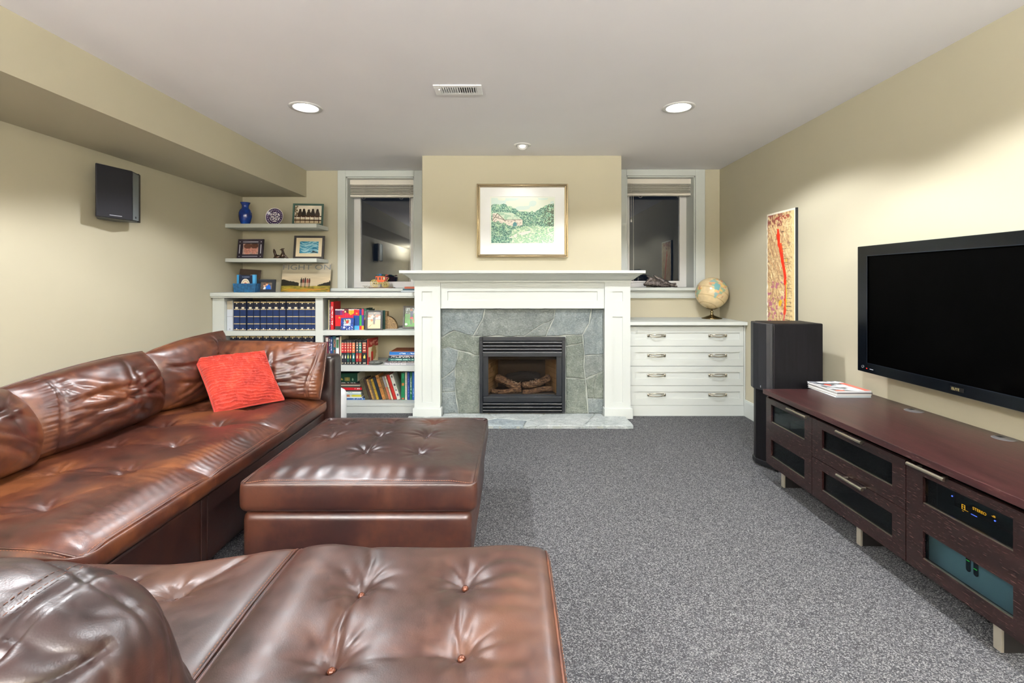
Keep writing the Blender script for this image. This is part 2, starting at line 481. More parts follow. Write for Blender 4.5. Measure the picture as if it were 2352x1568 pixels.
for n_ in WOOD_SHEEN.node_tree.nodes:
    if n_.type == 'VALTORGB':
        for e_, c_ in zip(n_.color_ramp.elements, ('#201111', '#361c1c', '#482a29')): e_.color = (*lin(c_), 1)
WOOD_SHEEN.node_tree.nodes['Principled BSDF'].inputs['Roughness'].default_value = 0.33
def m_stone(name, a, c, d):
    m, nt, b = new_mat(name); v = coords(nt)
    n = noise(nt, v, 7, 6, 0.7, 1.2); n2 = noise(nt, coords(nt, (1, 1, 2.2), rot=(0, 0.5, 0)), 60, 4, 0.7, 0.6)
    col = ramp(nt, n, [(0.30, a), (0.52, c), (0.72, d)])
    col = mixc(nt, mrange(nt, n2, 0.52, 0.72, 0.0, 0.55), col, '#b7bdb8'); col = mixc(nt, mrange(nt, n2, 0.46, 0.30, 0.0, 0.7), col, '#4c534f')
    nt.links.new(col, b.inputs['Base Color']); b.inputs['Roughness'].default_value = 0.55
    p = bump(nt, b, noise(nt, v, 14, 6, 0.75, 0.8), 1.0, 0.022)
    bump(nt, b, n2, 0.9, 0.006, p); return m
STONES = [m_stone('slate_grey', '#5d6462', '#767d79', '#8d938e'), m_stone('slate_green', '#5b645c', '#727a70', '#8b9186'),
          m_stone('slate_blue', '#616b6d', '#7c8686', '#979f9e')]
HSTONES = [m_stone('hearth_pale', '#9aa3a2', '#b5bcbb', '#cdd2cf'), m_stone('hearth_grey', '#87939a', '#9fabaf', '#bac3c3')]
GROUT = m_wall('grout', '#9da29b', 0.4)
BLACKM = mat('#0b1118', 0.4, 0.1, name='firebox_metal')
NICKEL = mat('#b9b2a2', 0.28, 1.0, name='brushed_nickel')
def m_glass(name, fac, tint=(0.9, 0.9, 0.9), rough=0.0):
    m, nt, b = new_mat(name); out = nt.nodes['Material Output']; nt.nodes.remove(b)
    g = N(nt, 'ShaderNodeBsdfGlossy'); g.inputs['Roughness'].default_value = rough
    t = N(nt, 'ShaderNodeBsdfTransparent'); t.inputs[0].default_value = (*tint, 1)
    lw = N(nt, 'ShaderNodeLayerWeight'); lw.inputs[0].default_value = 0.5
    pw = N(nt, 'ShaderNodeMath', operation='POWER'); nt.links.new(lw.outputs['Facing'], pw.inputs[0]); pw.inputs[1].default_value = 5.0
    a = N(nt, 'ShaderNodeMath', operation='MULTIPLY_ADD'); nt.links.new(pw.outputs[0], a.inputs[0]); a.inputs[1].default_value = 0.9; a.inputs[2].default_value = fac; a.use_clamp = True
    mx = N(nt, 'ShaderNodeMixShader'); nt.links.new(a.outputs[0], mx.inputs[0]); nt.links.new(t.outputs[0], mx.inputs[1]); nt.links.new(g.outputs[0], mx.inputs[2])
    nt.links.new(mx.outputs[0], out.inputs[0]); return m
PANE = m_glass('window_glass', 0.085, (0.75, 0.78, 0.8))
SMOKE = m_glass('smoked_glass', 0.022, (0.66, 0.79, 0.82))
FIREGLASS = m_glass('fire_glass', 0.015, (0.8, 0.78, 0.75))
# ================================================================== the room
XL, XR, YB, YL, YR = -2.87, 2.19, -2.6, 5.0, 4.95     # left, right, rear, back wall (left part), back wall (right part)
BX0, BX1, BY = -0.842, 1.026, 4.405                    # chimney breast
SX, SZ = -2.19, 2.16                                   # soffit face and underside
struct('floor', MB().box(XL - .1, XR + .1, YB - .1, YL + .1, -0.1, 0.0), CARPET)
# ceiling with round holes for the lamps
HR = 0.082
def ceiling_mesh():
    mb = MB(); lights = CANS + [EYEBALL]; t = 0.14
    xs = sorted({XL, XR + .0, *[l[0] - t for l in lights], *[l[0] + t for l in lights]})
    ys = sorted({YB, YL, *[l[1] - t for l in lights], *[l[1] + t for l in lights]})
    for i in range(len(xs) - 1):
        for j in range(len(ys) - 1):
            a, b, c, d = xs[i], xs[i + 1], ys[j], ys[j + 1]
            hit = [l for l in lights if abs((a + b) / 2 - l[0]) < .01 and abs((c + d) / 2 - l[1]) < .01]
            if not hit: mb.add([(a, c, CEIL), (b, c, CEIL), (b, d, CEIL), (a, d, CEIL)], [(0, 3, 2, 1)]); continue
            l = hit[0]; R = HR if l != EYEBALL else 0.05; n = 32; vs = []
            for k in range(n):
                an = 2 * PI * k / n + PI / 4; cx, sy = math.cos(an), math.sin(an); q = t / max(abs(cx), abs(sy))
                vs.append((l[0] + R * cx, l[1] + R * sy, CEIL)); vs.append((l[0] + q * cx, l[1] + q * sy, CEIL))
            mb.add(vs, [(2 * k, 2 * ((k + 1) % n), 2 * ((k + 1) % n) + 1, 2 * k + 1) for k in range(n)])
    mb.box(XL, XR, YB, YL, CEIL + 0.16, CEIL + 0.2)
    return mb
struct('ceiling', ceiling_mesh(), CEILM)
struct('wall_left', MB().box(XL - .12, XL, YB, YL + .12, 0, CEIL + .2), WALL)
struct('wall_right', MB().box(XR, XR + .12, YB, YL + .12, 0, CEIL + .2), WALL)
struct('wall_rear', MB().box(XL - .12, XR + .12, YB - .12, YB, 0, CEIL + .2), WALL)
struct('trim_soffit', MB().box(XL, SX, YB, YL, SZ, CEIL), WALL)
# window openings
W1 = (-1.767, -1.039, 1.19, 2.372)      # x0, x1, z0, z1
W2 = (1.205, 1.930, 1.198, 2.372)
mb = MB(); mb.cells(XL, BX0, 0, CEIL, [W1], lambda a, b, c, d: mb.box(a, b, YL, YL + .30, c, d)); struct('wall_back_left', mb, WALL)
mb = MB(); mb.cells(BX1, XR, 0, CEIL, [W2], lambda a, b, c, d: mb.box(a, b, YR, YR + .35, c, d)); struct('wall_back_right', mb, WALL)
# chimney breast with the firebox opening
FB = (-0.305, 0.497, 0.03, 0.735)
mb = MB()
mb.cells(BX0, BX1, 0, CEIL, [(-0.29, 0.482, 0.035, 0.725)], lambda a, b, c, d: mb.box(a, b, BY, BY + .06, c, d))
mb.box(BX0, BX0 + .06, BY + .06, YL, 0, CEIL); mb.box(BX1 - .06, BX1, BY + .06, YL, 0, CEIL)
struct('wall_chimney_breast', mb, WALL)
struct('baseboard_right', MB().box(XR - .016, XR, YB, 4.40, 0, .145).box(XR - .011, XR, YB, 4.40, .145, .155), WHITE, bevel=.003)
struct('baseboard_left', MB().box(XL, XL + .016, YB, 4.45, 0, .145), WHITE, bevel=.003)
struct('baseboard_rear', MB().box(XL, XR, YB, YB + .016, 0, .145), WHITE, bevel=.003)
# a door in the rear wall, seen only as a reflection
d = sthing('door_1', (-1.0, YB, 0))
part('door_panel', MB().panelY(-1.4, -0.6, 0.01, 2.03, YB + .045, YB + .01, [], .01), WHITE, d)
part('door_frame', MB().box(-1.49, -1.4, YB, YB + .06, 0, 2.12).box(-.6, -.51, YB, YB + .06, 0, 2.12).box(-1.4, -.6, YB, YB + .06, 2.03, 2.12), WHITE, d, bevel=.004)

# ------------------------------------------------------------------ windows
VINYL = mat('#dcdbd9', 0.35)
def window(name, W, yf, y_in, left_vis):
    x0, x1, z0, z1 = W; s = sthing(name, ((x0 + x1) / 2, yf, z0))
    cw = 0.085 if not left_vis else 0.10
    ct = 0.068
    part('casing', MB().box(x0 - cw, x0, yf - .02, yf + .002, z0 - .02, CEIL - .001).box(x1, x1 + (cw if not left_vis else .10), yf - .02, yf + .002, z0 - .02, CEIL - .001)
         .box(x0, x1, yf - .02, yf + .002, z1, CEIL - .001), WHITE, s, bevel=.004)
    part('jamb', MB().box(x0 - .001, x0 + .012, yf, y_in + .06, z0, z1).box(x1 - .012, x1 + .001, yf, y_in + .06, z0, z1)
         .box(x0, x1, yf, y_in + .06, z1 - .012, z1 + .001), WHITE, s)
    fx0, fx1 = x0 + .012, x1 - .012; fw = 0.06
    mb = MB(); g = (fx0 + fw, fx1 - fw, z0 + .055, z1 - .07)
    mb.cells(fx0, fx1, z0, z1 - .012, [g], lambda a, b, c, d: mb.box(a, b, y_in, y_in + .05, c, d))
    part('window_frame', mb, VINYL, s)
    mb = MB(); k = .014; mb.cells(g[0] - .002, g[1] + .002, g[2] - .002, g[3] + .002, [(g[0] + k, g[1] - k, g[2] + k, g[3] - k)], lambda a, b, c, d: mb.box(a, b, y_in - .006, y_in + .03, c, d))
    part('glazing_bead', mb, VINYL, s)
    part('pane', MB().box(g[0] - .01, g[1] + .01, y_in + .022, y_in + .026, g[2] - .01, g[3] + .01), PANE, s)
    return s
w1 = window('window_1', W1, YL, 5.215, False)
w2 = window('window_2', W2, YR, 5.165, True)
part('sill', MB().box(-1.90, BX0 - .003, 4.90, 5.215, 1.158, 1.190), WHITE, w1, bevel=.004)
part('sill', MB().box(BX1 + .003, 1.955, 4.885, 5.165, 1.166, 1.198), WHITE, w2, bevel=.004)
part('apron', MB().box(BX1 + .003, 1.935, 4.925, YR, 1.095, 1.166).box(BX1 + .003, 1.945, 4.918, YR, 1.085, 1.100), WHITE, w2, bevel=.003)
# garden ground and wall outside: nothing but night behind the glass

BLINDM = mat('#d9d3c8', 0.5)
def blind(label, x0, x1, y, z1, z0, cord_x, cord_z, cx2):
    t = thing('window_blind', label, 'blind', ((x0 + x1) / 2, y, z0))
    part('headrail', MB().box(x0, x1, y - .03, y + .03, z1 - .062, z1).box(x0 - .004, x1 + .004, y - .038, y - .03, z1 - .066, z1 - .004), BLINDM, t, bevel=.003)
    k = 8; h0, h1 = z0 + .034, z1 - .072
    for i in range(k):
        z = h0 + (h1 - h0) * i / (k - 1)
        M = Matrix.Translation(((x0 + x1) / 2 + random.uniform(-.002, .002), y, z)) @ Matrix.Rotation(random.uniform(-.07, .07), 4, 'X')
        hw = (x1 - x0) / 2 - .004
        part('slat', MB().box(-hw, hw, -.027, .027, -.0022, .0022, M=M), BLINDM, t)
    part('bottom_rail', MB().box(x0 + .002, x1 - .002, y - .03, y + .03, z0, z0 + .026), BLINDM, t, bevel=.008, seg=3)
    for fx in (.22, .80):
        lad = MB(); xx = x0 + (x1 - x0) * fx
        for dx in (-.012, .012):
            lad.tube([(xx + dx, y - .034, z1 - .06), (xx + dx * 1.6, y - .037, (z0 + z1) / 2), (xx + dx * .5, y - .034, z0 + .01)], .0012, 5)
        lad.tube([(xx + .02 * math.cos(a), y - .034, z0 - .008 + .016 * math.sin(a)) for a in np.linspace(0, 2 * PI, 10)], .0012, 5)
        part('ladder_cord', lad, BLINDM, t)
    part('lift_cord', MB().tube([(cord_x, y - .04, z1 - .06), (cord_x + .002, y - .042, cord_z)], .0016, 6), BLINDM, t)
    part('lift_cord', MB().tube([(cx2, y - .04, z1 - .06), (cx2 + .004, y - .042, 1.5), (cx2 + .001, y - .04, 1.24)], .0016, 6), BLINDM, t)
    part('tassel', MB().lathe([(.003, .03), (.007, .022), (.009, .004), (.007, 0), (0, 0)], (cord_x + .002, y - .042, cord_z - .028), 12), VINYL, t, smooth=True)
    return t
y1 = 5.12
blind('raised white slatted blind above the window beside the floating shelves', X_(805, y1), W1[1] - .02, y1, Z_(412, y1), Z_(453.5, y1), X_(946, y1), Z_(508, y1), X_(943, y1))
y2 = 5.07
blind('raised white slatted blind above the window behind the bronze sculpture', W2[0] + .016, X_(1587, y2), y2, Z_(410, y2), Z_(450, y2), X_(1447, y2), Z_(505, y2), X_(1452, y2))

# ------------------------------------------------------------------ ceiling fittings
LAMPWHITE = mat('#f4f4f4', 0.3)
TRIM_GREY = mat('#cfcfcd', 0.4)
BULB = mat('#ffffff', 0.5, emit='#fffdf8', es=16.0, name='lit_lamp')
def can(x, y, label):
    t = thing('recessed_light', label, 'light', (x, y, CEIL), group='recessed ceiling lights')
    n = 40
    part('trim_ring', MB().lathe([(HR - .002, .0), (HR - .002, -.004), (HR + .004, -.006), (.106, -.004), (.108, 0)], (x, y, CEIL), n, cap=False), TRIM_GREY, t, smooth=True)
    part('reflector', MB().lathe([(HR - .001, -.004), (HR - .006, .03), (.066, .085), (.060, .12)], (x, y, CEIL), n, cap=False), LAMPWHITE, t, smooth=True)
    part('bulb', MB().lathe([(0, .020), (.030, .022), (.048, .032), (.055, .055), (.045, .12), (.03, .15), (0, .15)][::-1], (x, y, CEIL), n), BULB, t, smooth=True)
    return t
can(*CANS[0], 'lit round recessed ceiling light nearest the soffit')
can(*CANS[1], 'lit round recessed ceiling light on the television side')
for c, wh in zip(CANS[2:], ('above the ottoman', 'above the near half of the carpet')): can(*c, 'lit recessed ceiling light ' + wh)
t = thing('eyeball_light', 'small white eyeball spotlight in ceiling aimed at the framed painting', 'light', (*EYEBALL, CEIL))
part('trim_ring', MB().lathe([(.050, 0), (.050, -.006), (.058, -.009), (.072, -.005), (.074, 0)], (*EYEBALL, CEIL), 36, cap=False), mat('#d9d8d6', .4), t, smooth=True)
M = Matrix.Rotation(math.radians(-22), 4, 'X')
part('eyeball', MB().lathe([(.0, .01), (.030, .012), (.036, -.022), (.044, -.016), (.049, 0.0), (.045, .02), (.02, .045), (0, .05)], (*EYEBALL, CEIL - .002), 32, M=M), mat('#e2e1df', .4), t, smooth=True)
part('bulb', MB().lathe([(0, -.012), (.026, -.010), (.028, 0), (0, .0)], (*EYEBALL, CEIL - .002), 24, M=M), mat('#ffffff', .5, emit='#fff4e0', es=2.0), t, smooth=True)
# floor lamps added out of view to brighten the ceiling
for i, (lx, ly) in enumerate(FILL_LAMPS):
    t = thing('fill_floor_lamp', 'added unseen torchiere behind the camera to brighten the ceiling, %s' % ('by the sofa' if i == 0 else 'by the right wall'), 'lamp', (lx, ly, 0))
    part('base', MB().lathe([(0, 0), (.14, 0), (.14, .015), (.03, .03), (0, .03)], (lx, ly, 0), 32), NICKEL, t, smooth=True)
    part('pole', MB().tube([(lx, ly, .02), (lx, ly, 1.70)], .012, 12), NICKEL, t, smooth=True)
    part('bowl', MB().lathe([(.015, 1.68), (.10, 1.70), (.17, 1.75), (.20, 1.79), (.19, 1.79), (.16, 1.755), (.09, 1.715), (0, 1.70)], (lx, ly, 0), 32), NICKEL, t, smooth=True)
# ceiling vent
vx, vy = -0.33, 2.885
t = thing('ceiling_vent', 'white louvred air register in the ceiling between the recessed lights', 'vent', (vx, vy, CEIL))
mb = MB(); fx, fy = .146, .072
mb.cells(vx - fx, vx + fx, vy - fy, vy + fy, [(vx - .105, vx + .112, vy - .042, vy + .042)], lambda a, b, c, d: mb.box(a, b, c, d, CEIL - .008, CEIL - .001))
part('register_frame', mb, LAMPWHITE, t, bevel=.003)
part('duct_opening', MB().box(vx - .105, vx + .112, vy - .042, vy + .042, CEIL - .002, CEIL - .0012), mat('#2a2724', .9), t)
for i in range(16):
    x = vx - .100 + i * .0138
    M = Matrix.Translation((x, vy, CEIL - .006)) @ Matrix.Rotation(-.75 if i < 8 else .75, 4, 'Y')
    part('louver', MB().box(-.0052, .0052, -.042, .042, -.0008, .0008, M=M), LAMPWHITE, t)
part('damper_lever', MB().box(vx - .118, vx - .110, vy - .02, vy + .01, CEIL - .014, CEIL - .006), LAMPWHITE, t)

# ------------------------------------------------------------------ fireplace
s = thing('fireplace_mantel', 'white painted wooden mantelpiece with panelled legs around the stone fireplace', 'mantel', (0.09, 4.36, 0))
LX = [(-0.900, -0.663), (0.856, 1.092)]
for i, (a, b) in enumerate(LX):
    c = (a + b) / 2 + (.0 if i else -.003)
    mb = MB().panelY(a, b, .02, 1.253, 4.33, 4.404, [(c - .048, c + .048, 1.077, 1.168), (c - .047, c + .047, .145, .935)], .009)
    part('leg', mb, WHITE, s)
    part('plinth', MB().box(a - .010, b + .016, 4.297, 4.404, 0 if i == 1 else .0, .095), WHITE, s, bevel=.003)
mb = MB().panelY(-0.663, 0.856, 1.010, 1.253, 4.348, 4.404, [(X_(1028, 4.35), X_(1372, 4.35), 1.083, 1.170)], .009)
part('frieze', mb, WHITE, s)
prof = [(.0, 0), (.006, .0), (.006, .014), (.014, .020), (.030, .030), (.052, .050), (.072, .066), (.088, .072), (.088, .080)]   # cove: (projection, height)
zc = 1.253
def crown():
    mb = MB(); a0, b0, y0 = LX[0][0], LX[1][1], 4.33; rows = []
    for p, h in prof: rows.append([(a0 - p, 4.404, zc + h), (a0 - p, y0 - p, zc + h), (b0 + p, y0 - p, zc + h), (b0 + p, 4.404, zc + h)])
    vs = [q for r in rows for q in r]; fs = []
    for i in range(len(prof) - 1):
        for k in range(3): fs.append((i * 4 + k, i * 4 + k + 1, (i + 1) * 4 + k + 1, (i + 1) * 4 + k))
    n = len(vs); fs.append((n - 4, n - 3, n - 2, n - 1)); fs.append((3, 2, 1, 0))
    return mb.add(vs, fs)
part('crown_moulding', crown(), WHITE, s)
part('mantel_shelf', MB().box(LX[0][0] - .116, LX[1][1] + .110, 4.215, 4.404, zc + .080, 1.360), WHITE, s, bevel=.003)

def shrink(poly, d):
    n = len(poly); out = []
    A = sum(poly[i][0] * poly[(i + 1) % n][1] - poly[(i + 1) % n][0] * poly[i][1] for i in range(n)); sg = 1 if A > 0 else -1
    for i in range(n):
        p0, p1, p2 = Vector(poly[i - 1]), Vector(poly[i]), Vector(poly[(i + 1) % n])
        e1 = (p1 - p0).normalized(); e2 = (p2 - p1).normalized()
        n1 = Vector((-e1.y, e1.x)) * sg; n2 = Vector((-e2.y, e2.x)) * sg; b = (n1 + n2)
        b = b / max(b.length_squared, .5) * 2 if b.length > .01 else n1
        q = p1 + b * d; out.append((q.x, q.y))
    return out
def rough_poly(poly, seed, amp=.006, seg=.05):
    rnd = random.Random(seed); out = []; n = len(poly)
    for i in range(n):
        a, b = Vector(poly[i]), Vector(poly[(i + 1) % n]); L = (b - a).length; k = max(1, int(L / seg)); e = (b - a) / max(L, 1e-6); nn = Vector((-e.y, e.x))
        for j in range(k):
            p = a + (b - a) * j / k
            if j: p = p + nn * rnd.uniform(-amp, amp)
            out.append((p.x, p.y))
    return out
def stone(poly, axis, lo, hi, seed, m, parent, joint=.0035, tilt=.004, grow=True):
    rnd = random.Random(seed); o = shrink(rough_poly(poly, seed), joint); i2 = shrink(o, .006)
    cx = sum(p[0] for p in o) / len(o); cy = sum(p[1] for p in o) / len(o); n = len(o)
    def mk(u, v, t): return (u, t, v) if axis == 'y' else (u, v, t)
    sgn = -1 if axis == 'y' else 1; top = hi
    vs = [mk(u, v, lo) for u, v in o] + [mk(u, v, top - sgn * .004) for u, v in o] + [mk(u, v, top + sgn * rnd.uniform(0, tilt)) for u, v in i2] + [mk(cx, cy, top + sgn * tilt)]
    fs = [(i, (i + 1) % n, n + (i + 1) % n, n + i) for i in range(n)] + [(n + i, n + (i + 1) % n, 2 * n + (i + 1) % n, 2 * n + i) for i in range(n)]
    fs += [(2 * n + i, 2 * n + (i + 1) % n, 3 * n) for i in range(n)] + [tuple(range(n))[::-1]]
    A = sum(o[i][0] * o[(i + 1) % n][1] - o[(i + 1) % n][0] * o[i][1] for i in range(n))
    if (A < 0) ^ (axis == 'y'): fs = [f[::-1] for f in fs]
    return part('stone', MB().add(vs, fs), m, parent)
sur = thing('fireplace_surround', 'grey green split stone facing around the black gas fireplace', 'fireplace surround', (0.1, 4.40, 0))
YS = 4.385
def cr(x, y): p = at(x / 3.92 + 920, y / 3.92 + 600, YS); return (p.x, p.z)
polys = [[(365, 425), (760, 425), (740, 520), (650, 672), (480, 625), (365, 690)], [(760, 425), (1395, 425), (1380, 520), (1240, 590), (1110, 676), (650, 676), (740, 520)],
         [(1240, 590), (1380, 520), (1310, 676), (1110, 676)], [(1395, 425), (1720, 425), (1700, 560), (1640, 660), (1310, 676), (1380, 520)],
         [(1720, 425), (1832, 425), (1832, 835), (1655, 850), (1640, 660), (1700, 560)], [(365, 690), (480, 625), (650, 672), (710, 680), (710, 850), (520, 800), (430, 770), (365, 790)],
         [(365, 790), (430, 770), (520, 800), (490, 970), (430, 1020), (365, 1060)], [(520, 800), (710, 850), (710, 1372), (520, 1372), (495, 1170), (490, 970)],
         [(365, 1060), (430, 1020), (490, 970), (495, 1170), (365, 1180)], [(365, 1180), (495, 1170), (520, 1372), (365, 1372)],
         [(1487, 668), (1640, 660), (1645, 735), (1487, 765)], [(1487, 765), (1645, 735), (1655, 850), (1650, 950), (1665, 1060), (1487, 1050)], [(1487, 1050), (1665, 1060), (1690, 1372), (1487, 1372)],
         [(1655, 850), (1832, 835), (1832, 990), (1755, 1020), (1665, 1060), (1650, 950)], [(1665, 1060), (1755, 1020), (1740, 1235), (1682, 1235)],
         [(1755, 1020), (1832, 990), (1832, 1240), (1740, 1235)], [(1682, 1235), (1740, 1235), (1832, 1240), (1832, 1372), (1690, 1372)]]
cols = [2, 0, 0, 2, 2, 1, 2, 1, 2, 2, 1, 1, 1, 0, 1, 1, 2]
mb = MB(); mb.cells(cr(360, 0)[0], cr(1836, 0)[0], 0.02, 1.02, [(-.29, .482, -1, .725)], lambda a, b, c, d: mb.box(a, b, 4.392, 4.4045, c, d))
part('mortar', mb, GROUT, sur)
for i, p in enumerate(polys):
    stone([cr(x, y) for x, y in p], 'y', 4.396, 4.385, i, STONES[cols[i]], sur)
he = thing('hearth', 'low pale grey flagstone hearth laid on the carpet before the fireplace', 'hearth', (0.1, 4.2, 0))
part('mortar', MB().prism([(-.945, 4.015), (1.03, 4.015), (1.03, 4.295), (.835, 4.295), (.835, 4.38), (-.64, 4.38), (-.64, 4.295), (-.945, 4.295)], 'z', 0.001, .020), GROUT, he)
HP = [([(-.95, 4.01), (-.4, 4.01), (-.277, 4.13), (-.13, 4.23), (-.2, 4.34), (-.22, 4.383), (-.64, 4.383), (-.64, 4.295), (-.95, 4.295)], 0),
      ([(-.4, 4.01), (.1, 4.01), (.13, 4.16), (-.13, 4.23), (-.277, 4.13)], 1), ([(-.13, 4.23), (.13, 4.16), (.2, 4.21), (.29, 4.34), (.30, 4.383), (-.22, 4.383), (-.2, 4.34)], 0),
      ([(.1, 4.01), (.60, 4.01), (.64, 4.07), (.755, 4.33), (.77, 4.383), (.30, 4.383), (.29, 4.34), (.2, 4.21), (.13, 4.16)], 0),
      ([(.60, 4.01), (1.04, 4.01), (1.04, 4.295), (.835, 4.295), (.835, 4.383), (.77, 4.383), (.755, 4.33), (.64, 4.07)], 0)]
for i, (p, c) in enumerate(HP): stone(p, 'z', .002, .029, 40 + i, HSTONES[c], he, joint=.003, tilt=.002)

# the gas insert
g = thing('gas_fireplace', 'black metal gas fireplace insert with louvres and ceramic logs', 'fireplace', (0.096, 4.37, .03))
YF = 4.355
def fx(c): return X_(c / 7.842 + 1080, YF)
def fz(c): return Z_(c / 7.842 + 760, YF)
X0, X1 = fx(165), fx(1715)
mb = MB(); mb.cells(X0, X1, fz(1480) if fz(1480) > .03 else .03, fz(110), [(fx(225), fx(1655), fz(1470), fz(180))], lambda a, b, c, d: mb.box(a, b, YF, 4.40, c, d))
part('outer_frame', mb, BLACKM, g, bevel=.006, seg=3)
for a_, b_ in ((225, 325), (1555, 1655)): part('inner_panel', MB().box(fx(a_), fx(b_), YF + .012, 4.40, fz(1180), fz(455)), BLACKM, g, bevel=.003)
part('hood', MB().box(fx(228), fx(1652), YF - .004, 4.40, fz(460), fz(398)), BLACKM, g, bevel=.002)
part('lower_panel', MB().box(fx(235), fx(1652), YF - .002, 4.40, fz(1280), fz(1180)), BLACKM, g, bevel=.003)
part('ledge', MB().prism([(fx(330), 4.39), (fx(1560), 4.39), (fx(1520), 4.44), (fx(380), 4.44)], 'z', fz(1180), fz(1175)), mat('#232b34', .35, .3), g)
for a_, b_ in ((1470, 1280), (398, 185)): part('cavity', MB().box(fx(225), fx(1655), 4.392, 4.40, fz(a_), fz(b_)), mat('#05070a', .8), g)
for c in (205, 268, 328, 385, 1312, 1372, 1432):
    z = fz(c); part('louver', MB().prism([(YF + .002, z - .009), (YF - .006, z - .004), (YF - .004, z + .006), (YF + .010, z + .010), (YF + .026, z + .010), (YF + .026, z - .002)], 'x', fx(228), fx(1650)), BLACKM, g)
part('glass_pane', MB().box(fx(325), fx(1555), 4.432, 4.436, fz(1180), fz(455)), FIREGLASS, g)
BRK = m_wall('firebrick', '#a58560', 0.3); SOOT = m_wall('sooty_panel', '#4e443c', 0.2)
a, b = fx(325) - .0, fx(1555) + .0; zb, zt = fz(1170), fz(440)
part('firebox_shell', MB().box(a - .02, b + .02, 4.74, 4.76, zb, zt).box(a - .02, b + .02, 4.44, 4.76, zb - .02, zb).box(a - .02, b + .02, 4.44, 4.76, zt, zt + .02)
     .box(a + .09, b - .09, 4.735, 4.742, zb + .27, zb + .274).box(a - .02, a - .012, 4.42, 4.76, zb, zt).box(b + .012, b + .02, 4.42, 4.76, zb, zt)
     .box(a, b, 4.44, 4.52, zt - .05, zt), SOOT, g)
for sgn, xe in ((1, a), (-1, b)):       # splayed side walls of firebrick
    for r in range(7):
        for k in range(3):
            z0 = zb + r * .046 + .002; z1 = z0 + .0425; n = 3
            o = (.5 if r % 2 else 0); t0 = max(0, (k - o) / 2.5); t1 = min(1, (k + 1 - o) / 2.5)
            if t1 - t0 < .05 or z1 > zt: continue
            def pt(t, off): return (xe + sgn * (t * .085 + off - .006), 4.445 + t * .29)
            p0, p1, p2, p3 = pt(t0 + .006, 0), pt(t1 - .006, 0), pt(t1 - .006, -.012), pt(t0 + .006, -.012)
            part('firebrick', MB().prism([p0, p1, p2, p3], 'z', z0, z1), BRK, g)
# logs
def m_log():
    m, nt, b_ = new_mat('ceramic_log'); v = coords(nt); n = noise(nt, coords(nt, (10, 30, 30)), 3.0, 5, .7, .8)
    c = ramp(nt, n, [(.35, '#2a211c'), (.5, '#6d5443'), (.65, '#a98a6b')]); nt.links.new(c, b_.inputs['Base Color']); b_.inputs['Roughness'].default_value = .85
    bump(nt, b_, n, .8, .01); return m
LOG = m_log()
def log(p, q, r, seed, label=None, m=LOG):
    p, q = Vector(p), Vector(q); n = 18; k = 22; d = (q - p); e = d.normalized(); a_ = e.cross(Vector((0, 1, 0))).normalized(); b_ = e.cross(a_)
    vs = []
    for i in range(n + 1):
        t = i / n; rr = r * (.75 if i in (0, n) else 1)
        for j in range(k):
            th = 2 * PI * j / k
            amp = 1 + .22 * (float(vnoise(math.cos(th) * 2.5 + 5, math.sin(th) * 2.5 + 5, t * 3, seed)) - .5) + .10 * math.sin(th * 7 + 3 * float(vnoise(t * 4, seed)))
            vs.append(p + d * t + (a_ * math.cos(th) + b_ * math.sin(th)) * rr * amp + Vector((0, 0, .012 * math.sin(t * 5 + seed))))
    fs = [(i * k + j, i * k + (j + 1) % k, (i + 1) * k + (j + 1) % k, (i + 1) * k + j) for i in range(n) for j in range(k)]
    fs += [tuple(range(k))[::-1], tuple(n * k + j for j in range(k))]
    part('log', MB().add(vs, fs), m, g, smooth=True, label=label)
log((-.16, 4.54, zb + .125), (.085, 4.50, zb + .055), .036, 1); log((.37, 4.54, zb + .125), (.10, 4.50, zb + .055), .034, 2)
log((-.20, 4.475, zb + .022), (.09, 4.47, zb + .02), .022, 3); log((.10, 4.47, zb + .02), (.39, 4.475, zb + .03), .023, 4)
log((-.06, 4.64, zb + .11), (.28, 4.63, zb + .12), .050, 5, m=mat('#2b2727', .9), label='charred black rear log')
mb = MB(); rnd = random.Random(3)
for i in range(90):
    x = rnd.uniform(-.06, .27); y = rnd.uniform(4.46, 4.56); z = zb + .075 + rnd.uniform(-.012, .012) + abs(x - .095) * .25
    s_ = rnd.uniform(.003, .007); mb.add([(x - s_, y, z), (x, y - s_, z), (x + s_, y, z), (x, y + s_, z), (x, y, z + s_), (x, y, z - s_)], [(0, 1, 4), (1, 2, 4), (2, 3, 4), (3, 0, 4), (1, 0, 5), (2, 1, 5), (3, 2, 5), (0, 3, 5)])
part('embers', mb, mat('#b8a494', .8), g, stuff=True)

